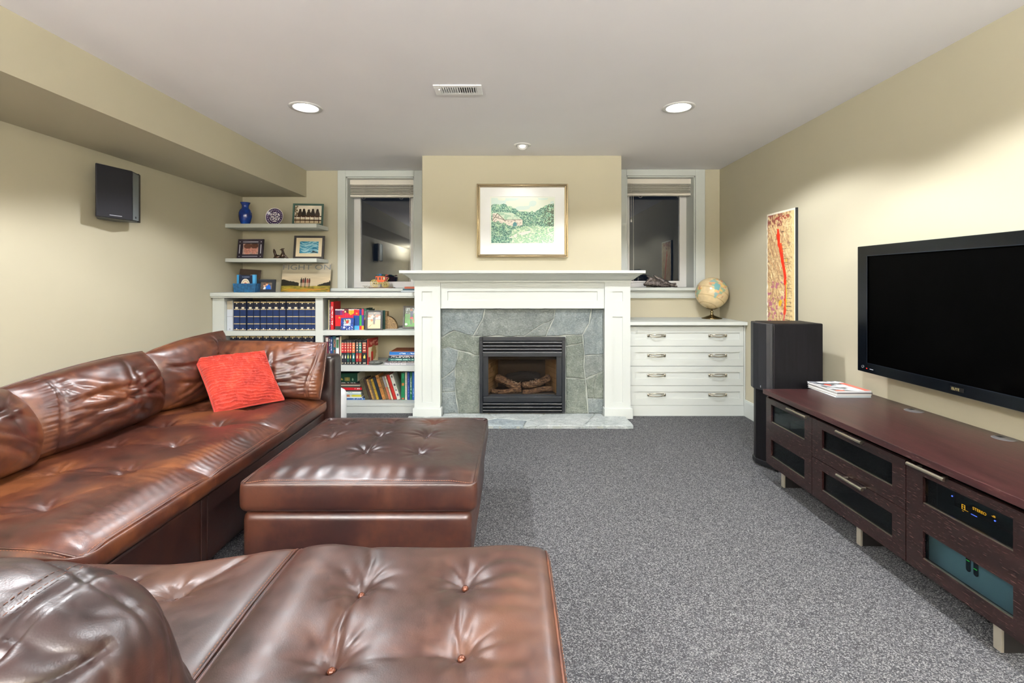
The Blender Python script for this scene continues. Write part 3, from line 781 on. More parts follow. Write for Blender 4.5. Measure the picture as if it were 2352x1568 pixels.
# ------------------------------------------------------------------ built-in drawers on the right
DY = 4.40
c = thing('drawer_chest', 'white built-in chest of four wide drawers with nickel pulls under the right window', 'drawers', (1.6, 4.65, 0))
cx0, cx1 = 1.096, XR - .003
part('countertop', MB().box(BX1 + .002, cx1, 4.352, YR - .003, .852, .884), WHITE, c, bevel=.004)
part('carcass', MB().box(cx0, cx1, DY + .02, YR - .005, .0, .850).box(cx1 - .014, cx1, DY - .002, DY + .02, .0, .850), WHITE, c)
part('plinth', MB().box(cx0, cx1 - .015, DY, DY + .02, .0, .100), WHITE, c)
hmb = MB()
def pull(cx, z, y=DY - .001):
    mb = MB(); pts = []
    for t_ in np.linspace(-1, 1, 17):
        pts.append((cx + .078 * t_, y - .030 * (1 - t_ ** 2) ** .5 * .8 - .004, z - .014 * (1 - t_ ** 2) + .004))
    mb.tube(pts, .0048, 8)
    mb.tube([(cx - .082, y - .006, z + .011), (cx + .082, y - .006, z + .011)], .0036, 8)
    for s_ in (-1, 1):
        mb.box(cx + s_ * .078 - .007, cx + s_ * .078 + .007, y - .010, y + .002, z - .010, z + .014)
        mb.tube([(cx + s_ * .05, y - .006, z + .010), (cx + s_ * .05, y - .024, z - .004)], .003, 6)
    return mb
zs = [(.102, .283), (.287, .466), (.470, .652), (.656, .836)]
dx0, dx1 = cx0 + .022, cx1 - .018
for z0, z1 in zs[::-1]:
    f0, f1 = X_(1459, DY), X_(1699, DY); zt_ = z1 - .055; zb_ = z0 + .062
    d = part('drawer', MB().panelY(dx0 - .02, dx1, z0, z1, DY - .002, DY + .018, [(f0, f1, zb_, zt_)], .008), WHITE, c)
    for px in (1509, 1650): part('drawer_pull', pull(X_(px, DY - .02), (zb_ + zt_) / 2 + .002), NICKEL, d, smooth=True)

# ------------------------------------------------------------------ bookcase on the left
FYB = 4.49
bk = thing('bookcase', 'white built-in low bookcase with two bays of shelves left of the fireplace', 'bookcase', (-1.85, 4.75, 0))
bx0, bx1 = -2.822, BX0 - .006
part('bookcase_top', MB().box(XL + .003, bx1, 4.452, YL - .003, 1.118, 1.154).box(XL + .003, bx1, 4.462, 4.49, 1.104, 1.118), WHITE, bk, bevel=.003)
s1, s2 = (X_(498, FYB), X_(515, FYB)), (X_(724.5, FYB), X_(741.5, FYB))
part('side_panel', MB().box(XL + .004, s1[1], FYB, YL - .004, 0, 1.117), WHITE, bk)
part('divider', MB().box(s2[0], s2[1], FYB, FYB + .022, 0, 1.117).box((s2[0] + s2[1]) / 2 - .02, (s2[0] + s2[1]) / 2 + .015, FYB + .022, YL - .004, 0, 1.117), WHITE, bk)
part('side_panel', MB().box(bx1 - .02, bx1, FYB, YL - .004, 0, 1.117), WHITE, bk)
part('back_panel', MB().box(s1[1], bx1 - .02, YL - .016, YL - .004, .08, 1.117), WBACK, bk)
part('plinth', MB().box(s1[1], s2[0], FYB + .004, FYB + .022, 0, .09).box(s2[1], bx1 - .02, FYB + .004, FYB + .022, 0, .09), WHITE, bk)
SH = {'a1': .786, 'a2': .40, 'b1': .792, 'b2': .452, 'b0': .095}
BAY1, BAY2 = (s1[1], s2[0]), (s2[1], bx1 - .02)
part('shelf', MB().box(BAY1[0], BAY1[1], FYB - .001, YL - .017, .741, .786), WHITE, bk, bevel=.002)
part('shelf', MB().box(BAY1[0], BAY1[1], FYB - .001, YL - .017, .405, .452), WHITE, bk, bevel=.002)
part('shelf', MB().box(BAY2[0], BAY2[1], FYB - .001, YL - .017, .745, .792), WHITE, bk, bevel=.002)
part('shelf', MB().box(BAY2[0], BAY2[1], FYB - .001, YL - .017, .401, .452), WHITE, bk, bevel=.002)
for B in (BAY1, BAY2): part('bottom_shelf', MB().box(B[0], B[1], FYB, YL - .017, .07, .095), WHITE, bk)
# floating shelves
f1 = tag(part('floating_shelf', MB().box(XL + .002, -1.953, 4.69, YL - .002, 1.799, 1.838), WHITE, None, bevel=.003), 'upper white floating shelf holding the blue vase', 'shelf', 'floating shelves in the corner')
f2 = tag(part('floating_shelf', MB().box(XL + .002, -1.953, 4.69, YL - .002, 1.455, 1.492), WHITE, None, bevel=.003), 'lower white floating shelf holding the bird figurines', 'shelf', 'floating shelves in the corner')
# ================================================================== things on the shelves
def book(x, y, z, w, h, d, col, label, group=None, img=None, nx=6, ny=48, lean=0.0, lay=False, yaw=0.0, name='book', txt=None, rough=.5):
    t = .0022 if w > .012 else .0012
    mb = MB().box(0, w, 0, t, 0, h).box(0, t, t, d, 0, h).box(w - t, w, t, d, 0, h)
    o = part(name, mb, mat(col, rough), None)
    part('pages', MB().box(t, w - t, t, d - .004, .003, h - .004), mat('#ddd5c0', .85), o)
    if img is not None: picture('spine_print', img, o, (0, -.0004, 0), (w, 0, 0), (0, 0, h), nx, ny, rough=.45)
    if lay: o.rotation_euler = (0, PI / 2, yaw); o.location = (x, y, z + w)
    else: o.rotation_euler = (0, lean, yaw); o.location = (x, y, z)
    if txt:
        for (s, size, a, dep, c) in txt:
            if lay: M = Matrix(((0, -1, 0, dep), (0, 0, -1, -.0010), (1, 0, 0, a), (0, 0, 0, 1)))
            else: M = Matrix(((0, 1, 0, dep), (0, 0, -1, -.0010), (-1, 0, 0, a), (0, 0, 0, 1)))
            text(s, size, mat(c, .5), o, M)
    tag(o, label, 'book', group)
    return o
def bands(base, items, mottle=0.0, seed=0):
    """spine painter: items are (v0, v1, colour[, u0, u1])"""
    def fn(u, v):
        img = np.ones(u.shape + (3,)) * C(base)
        if mottle: img = img * (1 - mottle / 2 + mottle * vnoise(u * 4, v * 22, 0, seed))[..., None]
        for it in items:
            u0, u1 = (it[3], it[4]) if len(it) > 3 else (0, 1)
            img = put(img, (v >= it[0]) & (v <= it[1]) & (u >= u0) & (u <= u1), it[2])
        return img
    return fn
def scribble(base, ink, v0, v1, u0=.25, u1=.75, seed=0, extra=()):
    """small illegible lettering running along the spine"""
    def fn(u, v):
        img = bands(base, extra)(u, v)
        m = (vnoise(u * 3 + 3, v * 46, 0, seed) > .52) & (v > v0) & (v < v1) & (u > u0) & (u < u1)
        return put(img, m, ink)
    return fn

# blue bound volumes
ORD = ['first', 'second', 'third', 'fourth', 'fifth', 'sixth', 'seventh', 'eighth', 'ninth', 'tenth', 'eleventh', 'twelfth', 'thirteenth']
GOLD = '#c9b27c'
def vol_img(u, v):
    img = np.ones(u.shape + (3,)) * C('#0c2652')
    img = put(img, v > .745, '#0e1226')
    for a in (.955, .72, .475, .225, .03): img = put(img, np.abs(v - a) < .013, GOLD)
    img = put(img, (np.hypot((u - .5) * .2, v - .915) < .018), '#f3eede')
    img = put(img, (np.hypot((u - .5) * .2, v - .060) < .018), '#f3eede')
    img = put(img, np.abs(u - .5) > .44, '#05070f')  # dark edges painted for the shaded gaps between neighbouring volumes
    return put(img, (np.abs(v - .765) < .026) & (np.abs(u - .5) < .22), '#d8d0b4')
VY = 4.53
v0 = book(0, VY, .786, .0585, .286, .22, '#0b1f48', '', 'navy blue bound volumes on the upper shelf', vol_img, 16, 90, name='bound_volume')
xs = [535.5, 550.0, 568.0, 582.4, 597.5, 612.5, 626.5, 641.5, 658.0, 672.5, 686.2, 700.4, 714.5]
xs = [536.2, 551.0, 568.0, 582.6, 597.6, 612.4, 626.9, 641.8, 658.0, 672.2, 686.6, 700.6]
for i, px in enumerate(xs):
    o = v0 if i == 0 else copy_tree(v0)
    o.location = (X_(px, VY), VY + random.uniform(0, .006), .7862)
    o['label'] = '%s navy blue bound volume from the left in the upper row' % ORD[i]
o = book(X_(715, VY), VY, .7862, .038, .286, .22, '#0f2c62', 'narrow navy blue bound volume against the divider at the end of the upper row', 'navy blue bound volumes on the upper shelf', vol_img, 16, 90, name='bound_volume')
o = book(X_(522, VY), VY - .004, .7862, .054, .286, .22, '#c9ced2', 'white bound volume with beige top label at the left end of the upper blue row', None,
         bands('#c5ccd6', [(.72, 1, '#aba392'), (.475, .482, '#8d949c'), (.235, .242, '#8d949c'), (.02, .027, '#8d949c'), (.04, .07, '#22242a', .45, .58)]), 10, 90, name='bound_volume')
for i in range(13):
    px = 528.5 + i * 14.95 + (1.5 if i > 4 else 0)
    c = copy_tree(v0); c.location = (X_(px, VY), VY + random.uniform(0, .006), .4522)
    c['group'] = 'navy blue bound volumes on the second shelf'; c['label'] = '%s navy blue bound volume from the left in the lower row' % ORD[i]
    if i == 12: c.scale = (.80, 1, 1)

# bay 2, top shelf: books
RY = 4.56; k1 = F / RY; G1 = 'books on the right bay top shelf'
def B1(a, b, top, col, label, img=None, d=.17, **kw):
    return book(X_(a, RY), RY, .7922, (b - a - .25) / k1, Z_(top, RY) - .792, d, col, label, G1, img, **kw)
B1(754.2, 756.6, 689, '#b7ab86', 'thin pale yellow book at the far left of the top shelf', d=.22)
B1(756.6, 759.6, 693, '#35263f', 'slim dark purple book between the pale one and the tall red one', scribble('#35263f', '#b9a6c0', .1, .9, seed=3), d=.2)
B1(759.8, 766.2, 693, '#c8202a', 'tall red book with white lettering down its spine', scribble('#cb1d28', '#f1d9d4', .18, .86, .3, .7, seed=4), d=.19, txt=None)
def series(px, py):
    img = np.ones(px.shape + (3,)) * C('#432249')
    img = put(img, (px > 781) & (px < 787), '#6d2a73'); img = put(img, (px > 786) & (px < 791), '#9c2350')
    img = put(img, (px > 791) & (px < 801), '#4a1826'); img = put(img, (px > 801) & (px < 813), '#2b2440')
    img = put(img, py < 712.5, '#cfc8c8'); img = put(img, (py < 712.5) & (px > 791) & (px < 801), '#5a1a22')
    img = put(img, np.hypot(px - 793, py - 716) < 2.0, '#e8cf8d')
    img = put(img, (px < 796) & (py > 723.5), '#d41420')
    img = put(img, pip(px, py, [(788, 723), (795, 717), (806, 723), (816, 712.5), (826, 712.5), (826, 724), (816, 724), (812, 733), (788, 729)]), '#c2173c')
    img = put(img, pip(px, py, [(801, 712), (813.5, 712), (813.5, 719), (806, 723.5), (801, 720)]), '#dca42a')
    img = put(img, (px > 813.5) & (px < 826) & (py > 711) & (py < 724), '#dc1a28'); img = put(img, np.hypot(px - 819.5, py - 719.5) < 2.0, '#e7a537')
    img = put(img, np.hypot(px - 780, py - 729) < 2.0, '#efa430')
    img = put(img, (px > 812) & (px < 826) & (py > 724), '#123f83'); img = put(img, (px > 812) & (px < 826) & (py > 748), '#4ba3dd')
    img = put(img, (px > 825.5) & (px < 831) & (py > 723), '#2a9a45'); img = put(img, (px > 825.5) & (px < 831) & (py > 748), '#d72537')
    img = put(img, (px > 825.5) & (px < 831) & (py < 723), '#22347a')
    img = put(img, (px >= 831) & (px < 836), '#b02547'); img = put(img, (px >= 831) & (px < 836) & (py > 723), '#3a3583'); img = put(img, (px >= 831) & (px < 836) & (py > 748), '#e3a02e')
    return put(img, (px < 791) & (py > 749), '#2b3036')
edges = [770, 775.4, 780.9, 786.1, 791.2, 796.2, 801, 807.4, 813.6, 819.8, 825.8, 831, 835.8]
names = ['purple and red', 'dark violet and red', 'plum and red', 'magenta and red', 'maroon with a yellow ball', 'maroon and crimson', 'crimson and yellow', 'yellow shield', 'red over blue', 'red over dark blue', 'blue over green', 'crimson over indigo']
for i in range(12):
    a, b = edges[i], edges[i + 1]
    def im(u, v, a=a, b=b): return series(a + (b - a) * u, 757 - (757 - 709.5) * v)
    B1(a, b, 709.5 + random.uniform(-.8, .8), '#33203c', 'slim %s book, %s from the left in the colourful set' % (names[i], ORD[i]), im, nx=10, ny=60, d=.13)
B1(836.2, 842.3, 708.5, '#0f4a3c', 'dark green book right of the colourful set', scribble('#0f4a3c', '#7aa28c', .5, .92, seed=8, extra=[(.02, .45, '#151c1d'), (.46, .56, '#b04a2c')]), d=.2)
B1(842.6, 847.6, 711, '#20403c', 'grey green book partly hidden by the black basketball photo frame', scribble('#24453f', '#7e9a90', .1, .9, seed=9), d=.19)

# photo frames
def frame(name, label, x, y, z, w, h, border, col, img, tilt=.16, yaw=0.0, nx=60, ny=48, mount=None, rough=.5, th=.014, cat='picture frame', group=None, easel=True):
    t = thing(name, label, cat, (x, y, z), (-tilt, 0, yaw), group, wc=False)
    if not isinstance(border, tuple): border = (border, border)
    bx, bz = border; mb = MB()
    mb.cells(-w / 2, w / 2, 0, h, [(-w / 2 + bx, w / 2 - bx, bz, h - bz)], lambda a, b, c, d: mb.box(a, b, -th, 0, c, d))
    part('frame', mb, mat(col, rough) if isinstance(col, str) else col, t)
    part('backing', MB().box(-w / 2 + .004, w / 2 - .004, 0, .003, .004, h - .004), mat('#2a2522', .8), t)
    if mount:
        mw, mc = mount; q = MB(); a0, a1, c0, c1 = -w / 2 + bx, w / 2 - bx, bz, h - bz
        q.cells(a0, a1, c0, c1, [(a0 + mw, a1 - mw, c0 + mw, c1 - mw)], lambda a, b, c, d: q.box(a, b, -th + .005, -.003, c, d)); part('mount', q, mat(mc, .7), t)
        bx += mw; bz += mw
    picture('photo', img, t, (-w / 2 + bx, -.004, bz), (w - 2 * bx, 0, 0), (0, 0, h - 2 * bz), nx, ny, rough=.25)
    if easel: part('easel_leg', MB().prism([(.003, h * .75), (.003, h * .70), (h * .18 + .02, .004), (h * .18 + .026, .004)], 'x', -.02, .02), mat('#1c1a19', .6), t)
    return t
def fig(img, u, v, x, y, s, top, bot, skin='#c8956f', hair='#2a1c14'):
    """a small printed figure in a photo: head, torso, legs"""
    img = put(img, np.hypot((u - x) / (.10 * s), (v - y - .62 * s) / (.10 * s)) < 1, skin)
    img = put(img, np.hypot((u - x) / (.11 * s), (v - y - .68 * s) / (.08 * s)) < 1, hair)
    img = put(img, pip(u, v, [(x - .17 * s, y + .5 * s), (x + .17 * s, y + .5 * s), (x + .13 * s, y + .1 * s), (x - .13 * s, y + .1 * s)]), top)
    img = put(img, pip(u, v, [(x - .13 * s, y + .12 * s), (x + .13 * s, y + .12 * s), (x + .12 * s, y - .18 * s), (x + .03 * s, y - .18 * s), (x, y), (x - .04 * s, y - .18 * s), (x - .12 * s, y - .18 * s)]), bot)
    return img
def im_bench(u, v):
    img = np.ones(u.shape + (3,)) * C('#d9cfbd'); img = img * (.9 + .2 * vnoise(u * 5, v * 4, 0, 2))[..., None]
    img = put(img, (u < .12) & (v > .35) & (vnoise(u * 30, v * 20) > .45), '#6f6148')
    img = put(img, v < .30 - .1 * u, '#b9a78a')
    for i, x in enumerate((.20, .34, .52, .67, .84)):
        h = .02 * math.sin(i * 2.3)
        img = put(img, np.hypot((u - x) / .045, (v - .74 - h) / .075) < 1, '#2d231b')
        img = put(img, pip(u, v, [(x - .05, .70 + h), (x + .05, .70 + h), (x + .085, .55), (x + .09, .36), (x - .09, .36), (x - .085, .55)]), ['#3a3028', '#2b2622', '#332a22', '#2f2824', '#39302a'][i])
    img = put(img, (np.abs(v - .40) < .025) | (np.abs(v - .19) < .025), '#3c2416')
    img = put(img, (np.abs((u * 10) % 1.7 - .5) < .12) & (v < .38) & (v > .04), '#2a1a12')
    return put(img, (np.abs((u * 6) % 1 - .5) < .07) & (v < .38) & (v > .23), '#e4dccb')
def im_faces(u, v):
    img = np.ones(u.shape + (3,)) * C('#b79a92') * (.75 + .5 * fbm(u * 7, v * 6, 0, 5))[..., None]
    for x, y in ((.3, .42), (.72, .45)):
        img = put(img, np.hypot((u - x) / .22, (v - y) / .42) < 1, '#c98f83'); img = put(img, np.hypot((u - x) / .24, (v - y - .36) / .25) < 1, '#5c3a30')
    return np.clip(img * (.85 + .3 * vnoise(u * 16, v * 14))[..., None], 0, 1)
def im_sea(u, v):
    n = fbm(u * 5, v * 16 + 2 * np.sin(u * 6), 0, 3)
    img = np.ones(u.shape + (3,)) * C('#3f86a3'); img = put(img, smooth01((n - .45) * 5), '#9cc4cf'); img = put(img, smooth01((.42 - n) * 6), '#1f5f7d')
    return put(img, pip(u, v, [(.55, .06), (.95, .04), (.9, .14), (.7, .24), (.66, .12)]), '#24333b')
def im_couple(u, v):
    img = np.ones(u.shape + (3,)) * C('#6a615a') * (.8 + .4 * vnoise(u * 6, v * 5))[..., None]
    img = put(img, pip(u, v, [(.42, 0), (.48, .45), (.66, .72), (.82, .5), (.9, 0)]), '#1d63c9'); img = put(img, pip(u, v, [(.2, 0), (.3, .35), (.44, .3), (.42, 0)]), '#dfe3ea')
    for x, y in ((.33, .55), (.53, .72)): img = put(img, np.hypot((u - x) / .10, (v - y) / .2) < 1, '#d6a58c'); img = put(img, np.hypot((u - x) / .10, (v - y - .15) / .12) < 1, '#6b4630')
    return img
def im_team(u, v):
    img = np.ones(u.shape + (3,)) * C('#173a86') * (.7 + .6 * vnoise(u * 9, v * 9, 0, 4))[..., None]
    r = (u > .2) & (u < .78) & (v > .36) & (v < .92); img = put(img, r, '#7e9aa8'); img = put(img, r & (v > .72), '#586b3c')
    img = put(img, r & (vnoise(u * 22, v * 14, 0, 3) > .55), '#e9e6e0'); img = put(img, r & (np.hypot((u - .5) / .12, (v - .68) / .16) < 1), '#a83a30')
    img = put(img, r & (v < .44), '#e8ecee'); img = put(img, (v < .30) & (vnoise(u * 14, v * 12, 0, 9) > .66), '#dfe6f2')
    return np.clip(img, 0, 1)
def im_basket(u, v):
    img = np.ones(u.shape + (3,)) * C('#cdb48e'); img = put(img, v > .55, '#d9cdb8'); img = put(img, (v > .66) & (vnoise(u * 12, v * 14, 0, 6) > .45), '#8d5a4a')
    img = put(img, (v > .84), '#46423c'); img = put(img, (np.abs(v - .55) < .02), '#7d8794')
    img = fig(img, u, v, .53, .62, .55, '#26211f', '#26211f'); img = fig(img, u, v, .50, .36, .62, '#191c2b', '#191c2b')
    img = put(img, np.hypot((u - .32) / .09, (v - .50) / .075) < 1, '#b55a2c'); return put(img, np.abs(v - (.02 + u * .75)) < .015 * (u < .35), '#6a4a2c')
def im_soccer(u, v):
    img = np.ones(u.shape + (3,)) * C('#3f8a3a') * (.85 + .25 * vnoise(u * 6, v * 9))[..., None]
    img = put(img, v > .66, '#24402e'); img = put(img, (v > .66) & (vnoise(u * 14, v * 16, 0, 8) > .6), '#c9d4d8')
    img = put(img, pip(u, v, [(.40, .80), (.66, .82), (.62, .5), (.44, .5)]), '#24406f'); img = put(img, np.hypot((u - .5) / .09, (v - .88) / .06) < 1, '#c9896e')
    img = put(img, pip(u, v, [(.44, .52), (.64, .52), (.70, .40), (.56, .40), (.40, .42)]), '#c7333b'); img = put(img, (np.abs(u - .46 - (.4 - v) * .2) < .05) & (v < .42) & (v > .12), '#1c2c30')
    img = put(img, (np.abs(u - .64 - (.4 - v) * .3) < .05) & (v < .42) & (v > .2), '#a8765c')
    return put(img, np.hypot((u - .12) / .10, (v - .13) / .06) < 1, '#e7ece3')
frame('photo_frame', 'green marbled frame with a photo of five people on a bench', X_(707, 4.84), 4.84, 1.838, .305, .228, .018, '#27473d', im_bench, .14, .10, 90, 66)
t = frame('photo_frame', 'dark purple lattice frame with a close photo of two faces', X_(575, 4.84), 4.84, 1.4925, .272, .205, (.050, .046), '#2a2030', im_faces, .12, -.06, 50, 36)
SILV = mat('#c8cad6', .3)
mb = MB()
for a, b, c, d in ((-.082, .082, .172, .180), (-.082, .082, .022, .028), (-.118, -.108, .055, .15), (.108, .118, .055, .15), (-.118, -.108, .172, .182), (.108, .118, .172, .182), (-.118, -.108, .02, .028), (.108, .118, .02, .028)):
    part('mirror_inlay', MB().box(a, b, -.0152, -.0138, c, d), SILV, t)
frame('photo_frame', 'black frame with cream mount around a blue water picture', X_(709, 4.84), 4.84, 1.4925, .305, .243, .022, '#1d1715', im_sea, .16, .08, 60, 44, mount=(.036, '#d3c4a6'))
frame('photo_frame', 'small black frame with a photo of two people, one in blue', X_(612.5, 4.74), 4.735, 1.1545, .186, .126, (.034, .026), '#1b2029', im_couple, .10, 0, 44, 30)
frame('photo_frame', 'small blue team photo tile leaning on the colourful books', X_(797.5, 4.52), 4.512, .7925, .124, .118, .004, '#18295e', im_team, .20, .02, 50, 46, th=.006)
frame('photo_frame', 'black frame with a photo of a basketball player on the top bookcase shelf', X_(860, 4.54), 4.525, .7925, .162, .188, (.020, .014), '#14181c', im_basket, .13, .10, 60, 76)
frame('photo_frame', 'grey frame with a soccer player on grass beside the mantel leg', X_(944, 4.66), 4.66, .7925, .160, .225, (.016, .018), '#4a4641', im_soccer, .13, .0, 60, 76)
tag(part('standing_frame', MB().box(X_(874, 4.62), X_(885.5, 4.62), 4.60, 4.614, .7925, .7925 + .185), mat('#1f4740', .4), None, bevel=.002), 'dark teal frame standing behind the basketball photo', 'picture frame')
# speckled stone bookend
be = thing('bookend', 'brown speckled stone bookend with a quarter round block', 'bookend', (X_(897, 4.66), 4.66, .792))
def m_speck():
    m, nt, b = new_mat('speckled_stone'); n = noise(nt, coords(nt), 260, 2, .6); nt.links.new(ramp(nt, n, [(.38, '#3f2e1c'), (.5, '#7b603d'), (.66, '#b69a6c')]), b.inputs['Base Color']); b.inputs['Roughness'].default_value = .5; return m
SPK = m_speck(); bxx = X_(885.5, 4.66); R = .118
q = [(bxx, .7925)] + [(bxx + R * math.cos(a), .7925 + (.128) * math.sin(a)) for a in np.linspace(0, PI / 2, 20)]
part('quarter_round', MB().prism(q, 'y', 4.65, 4.70), SPK, be)
part('upright', MB().box(bxx - .012, bxx + .020, 4.64, 4.71, .7925, .7925 + .172), SPK, be, bevel=.002)

# bay 2, middle shelf
G2 = 'books on the right bay middle shelf'
def B2(a, b, top, col, label, img=None, d=.16, y=RY, **kw):
    k = F / y; return book(X_(a, y), y, .4522, (b - a - .3) / k, Z_(top, y) - .452, d, col, label, G2, img, **kw)
B2(747.5, 754.6, 773, '#5a1726', 'maroon book with white label at the left of the middle shelf', bands('#5a1726', [(.83, .96, '#e6e2dc', .1, .9), (.70, .76, '#c9555a', .3, .7)]), d=.2)
B2(755, 759.2, 772.5, '#23284a', 'dark indigo book, second on the middle shelf', scribble('#23284a', '#b7b08a', .4, .9, seed=2), d=.2)
B2(759.4, 763.2, 774, '#1f3f9a', 'bright blue slim book on the middle shelf', scribble('#243a78', '#d6d9e2', .5, .9, seed=5), d=.2)
B2(763.6, 771.4, 772, '#1c4a52', 'teal book lettered in orange down the spine', scribble('#1b4a58', '#c9602c', .1, .16, seed=7, extra=[(.0, .09, '#1d6aa0')]), d=.2,
   txt=[('HOW', .030, .245, .010, '#d0703a'), ('WORKS', .030, .145, .010, '#c9602c')])
B2(771.8, 778.8, 775, '#dfe4e2', 'white book with green picture near the top of its spine', bands('#dfe6e4', [(.62, .93, '#3f6a4c', .1, .9), (.2, .3, '#d46a3a', .2, .9), (.15, .2, '#2f6ab0', .2, .8)], .2), d=.2)
B2(779, 781, 774, '#5c2a25', 'very thin red brown book beside the white one', d=.2)
B2(781.4, 784, 772, '#d9cfae', 'thin tall cream book left of the boxed set', d=.21)
setc = [(784.2, 790.2, '#c01f26', '#22252f', '#d8d0c0'), (790.6, 796.4, '#b52530', '#23262f', '#e0d8c8'), (797, 802.2, '#b04a35', '#154a45', '#dbe06a'), (802.4, 807.8, '#c52d2b', '#20242b', '#e0b46a'),
        (808.6, 815.8, '#c7653a', '#15524f', '#d9e4e2'), (817.4, 823.6, '#4b4a4e', '#8f1f2c', '#e0c9a0'), (824.2, 830.6, '#1f7a72', '#8f3a24', '#d9a45a'), (831.8, 842.4, '#7a2320', '#171a1e', '#d8cf6a')]
sn = ['red over black, leftmost', 'red over black, second', 'rust over teal', 'red over charcoal', 'orange over teal', 'grey over crimson', 'teal over brown', 'thickest, dark red over black']
for i, (a, b, c1, c2, c3) in enumerate(setc):
    B2(a, b, 781.5, '#1b1d22', 'volume of the leather style set on the middle shelf, %s' % sn[i],
       bands('#1b1d22', [(.49, .90, c1, .08, .92), (.12, .48, c2, .0, 1), (.87, .90, '#d8b69a', .15, .85), (.78, .83, '#e0b49a', .2, .8), (.68, .72, '#e8c8b0', .3, .7), (.56, .6, '#d8a890', .25, .75), (.26, .36, c3, .32, .68), (.30, .40, c3, .45, .6), (.05, .09, '#a9a08c', .2, .8)]), nx=12, ny=60)
def im_cover(u, v):
    img = np.ones(u.shape + (3,)) * C('#cdbf9c'); img = put(img, v > .68, '#8e241f'); img = put(img, (v > .75) & (v < .93) & (vnoise(u * 9, v * 14) > .5) & (u > .1), '#c98a78')
    img = put(img, np.hypot((u - .55) / .25, (v - .45) / .3) < 1, '#8f7a4e'); img = put(img, (u > .25) & (u < .5) & (v < .5), '#a8261f'); return put(img, (u < .2) & (v < .3), '#9b2a3a')
o = B2(843.4, 846.5, 778.5, '#9b2f28', 'leaning book with a red and cream cover at the end of the leather style set', d=.19, yaw=-.22)
picture('cover_print', im_cover, o, (.0125 + .0002, .0, 0), (0, .19, 0), (0, 0, .245), 24, 36)
def rock(name, label, cat, c, s, m, seed, n=22, flat=None):
    vs = []; fs = []
    for i in range(n + 1):
        ph = PI * i / n
        for j in range(2 * n):
            th = PI * j / n; p = np.array([math.sin(ph) * math.cos(th), math.sin(ph) * math.sin(th), math.cos(ph)])
            r = .7 + .55 * float(fbm(p[0] * 1.6 + 7, p[1] * 1.6 + 7, p[2] * 1.6 + 7, seed)); q = p * r * np.array(s)
            if flat is not None: q[2] = max(q[2], -flat)
            vs.append((q[0] + c[0], q[1] + c[1], q[2] + c[2]))
    for i in range(n):
        for j in range(2 * n): k = (j + 1) % (2 * n); fs.append((i * 2 * n + j, (i + 1) * 2 * n + j, (i + 1) * 2 * n + k, i * 2 * n + k))
    return vs, fs
SLATE = m_stone('grey_slate', '#4c4f4b', '#6d706a', '#8d8f86')
o = thing('rock_slab', 'flat grey stone lying on the middle shelf beside the book stack', 'rock', (X_(862, 4.57), 4.6, .452))
part('stone', rock('', '', '', (X_(862, 4.57), 4.585, .452 + .019), (.072, .05, .020), SLATE, 4, 16), SLATE, o, smooth=True)
# stack on the right
ztop = .4525; SX0 = X_(884, 4.54)
stk = [(883, 837.5, 832, '#9a9a9e', 'grey book with large white title lettering at the bottom of the flat stack', None, [('The Basketball Book', .0215, .010, .0195, '#f0eeee')]),
       (885.5, 832, 828, '#4c4648', 'dark grey book second from the bottom of the flat stack', scribble('#4c4648', '#b9a99c', .1, .95, .3, .8, 3), None),
       (892, 827.5, 821, '#1d5a52', 'teal green book in the middle of the flat stack', scribble('#1d5650', '#a8d0c8', .05, .95, .3, .75, 5), None),
       (893, 820.5, 814.3, '#23242c', 'black and white book above the teal one in the flat stack', scribble('#22232b', '#c9c5c4', .05, .9, .2, .8, 8), None),
       (893.5, 813.5, 812, '#d5b9bd', 'thin pink book in the flat stack', None, None),
       (895, 812, 804.6, '#1f62a8', 'blue book with white title near the top of the flat stack', scribble('#1f66ad', '#d5e4f2', .3, .98, .3, .65, 2), None),
       (898, 804.6, 802.6, '#7a4226', 'thin brown book on top of the flat stack', None, None)]
zz = .4525
for px, y0, y1, c, lab, img, tx in stk:
    w_ = (y0 - y1 - .3) / 237.; x0_ = X_(px, 4.55); hh = -.875 - x0_
    ob = book(x0_, 4.545, zz, w_, hh, .24, c, lab, 'flat stack of books on the middle shelf', img, 8, 60, lay=True)
    if tx:
        for (s_, sz, a_, dp, cc) in tx:
            text(s_, sz, mat(cc, .5), ob, Matrix(((0, -1, 0, dp), (0, 0, -1, -.0010), (1, 0, 0, a_), (0, 0, 0, 1))), sx=1.12)
    zz += w_ + .0006

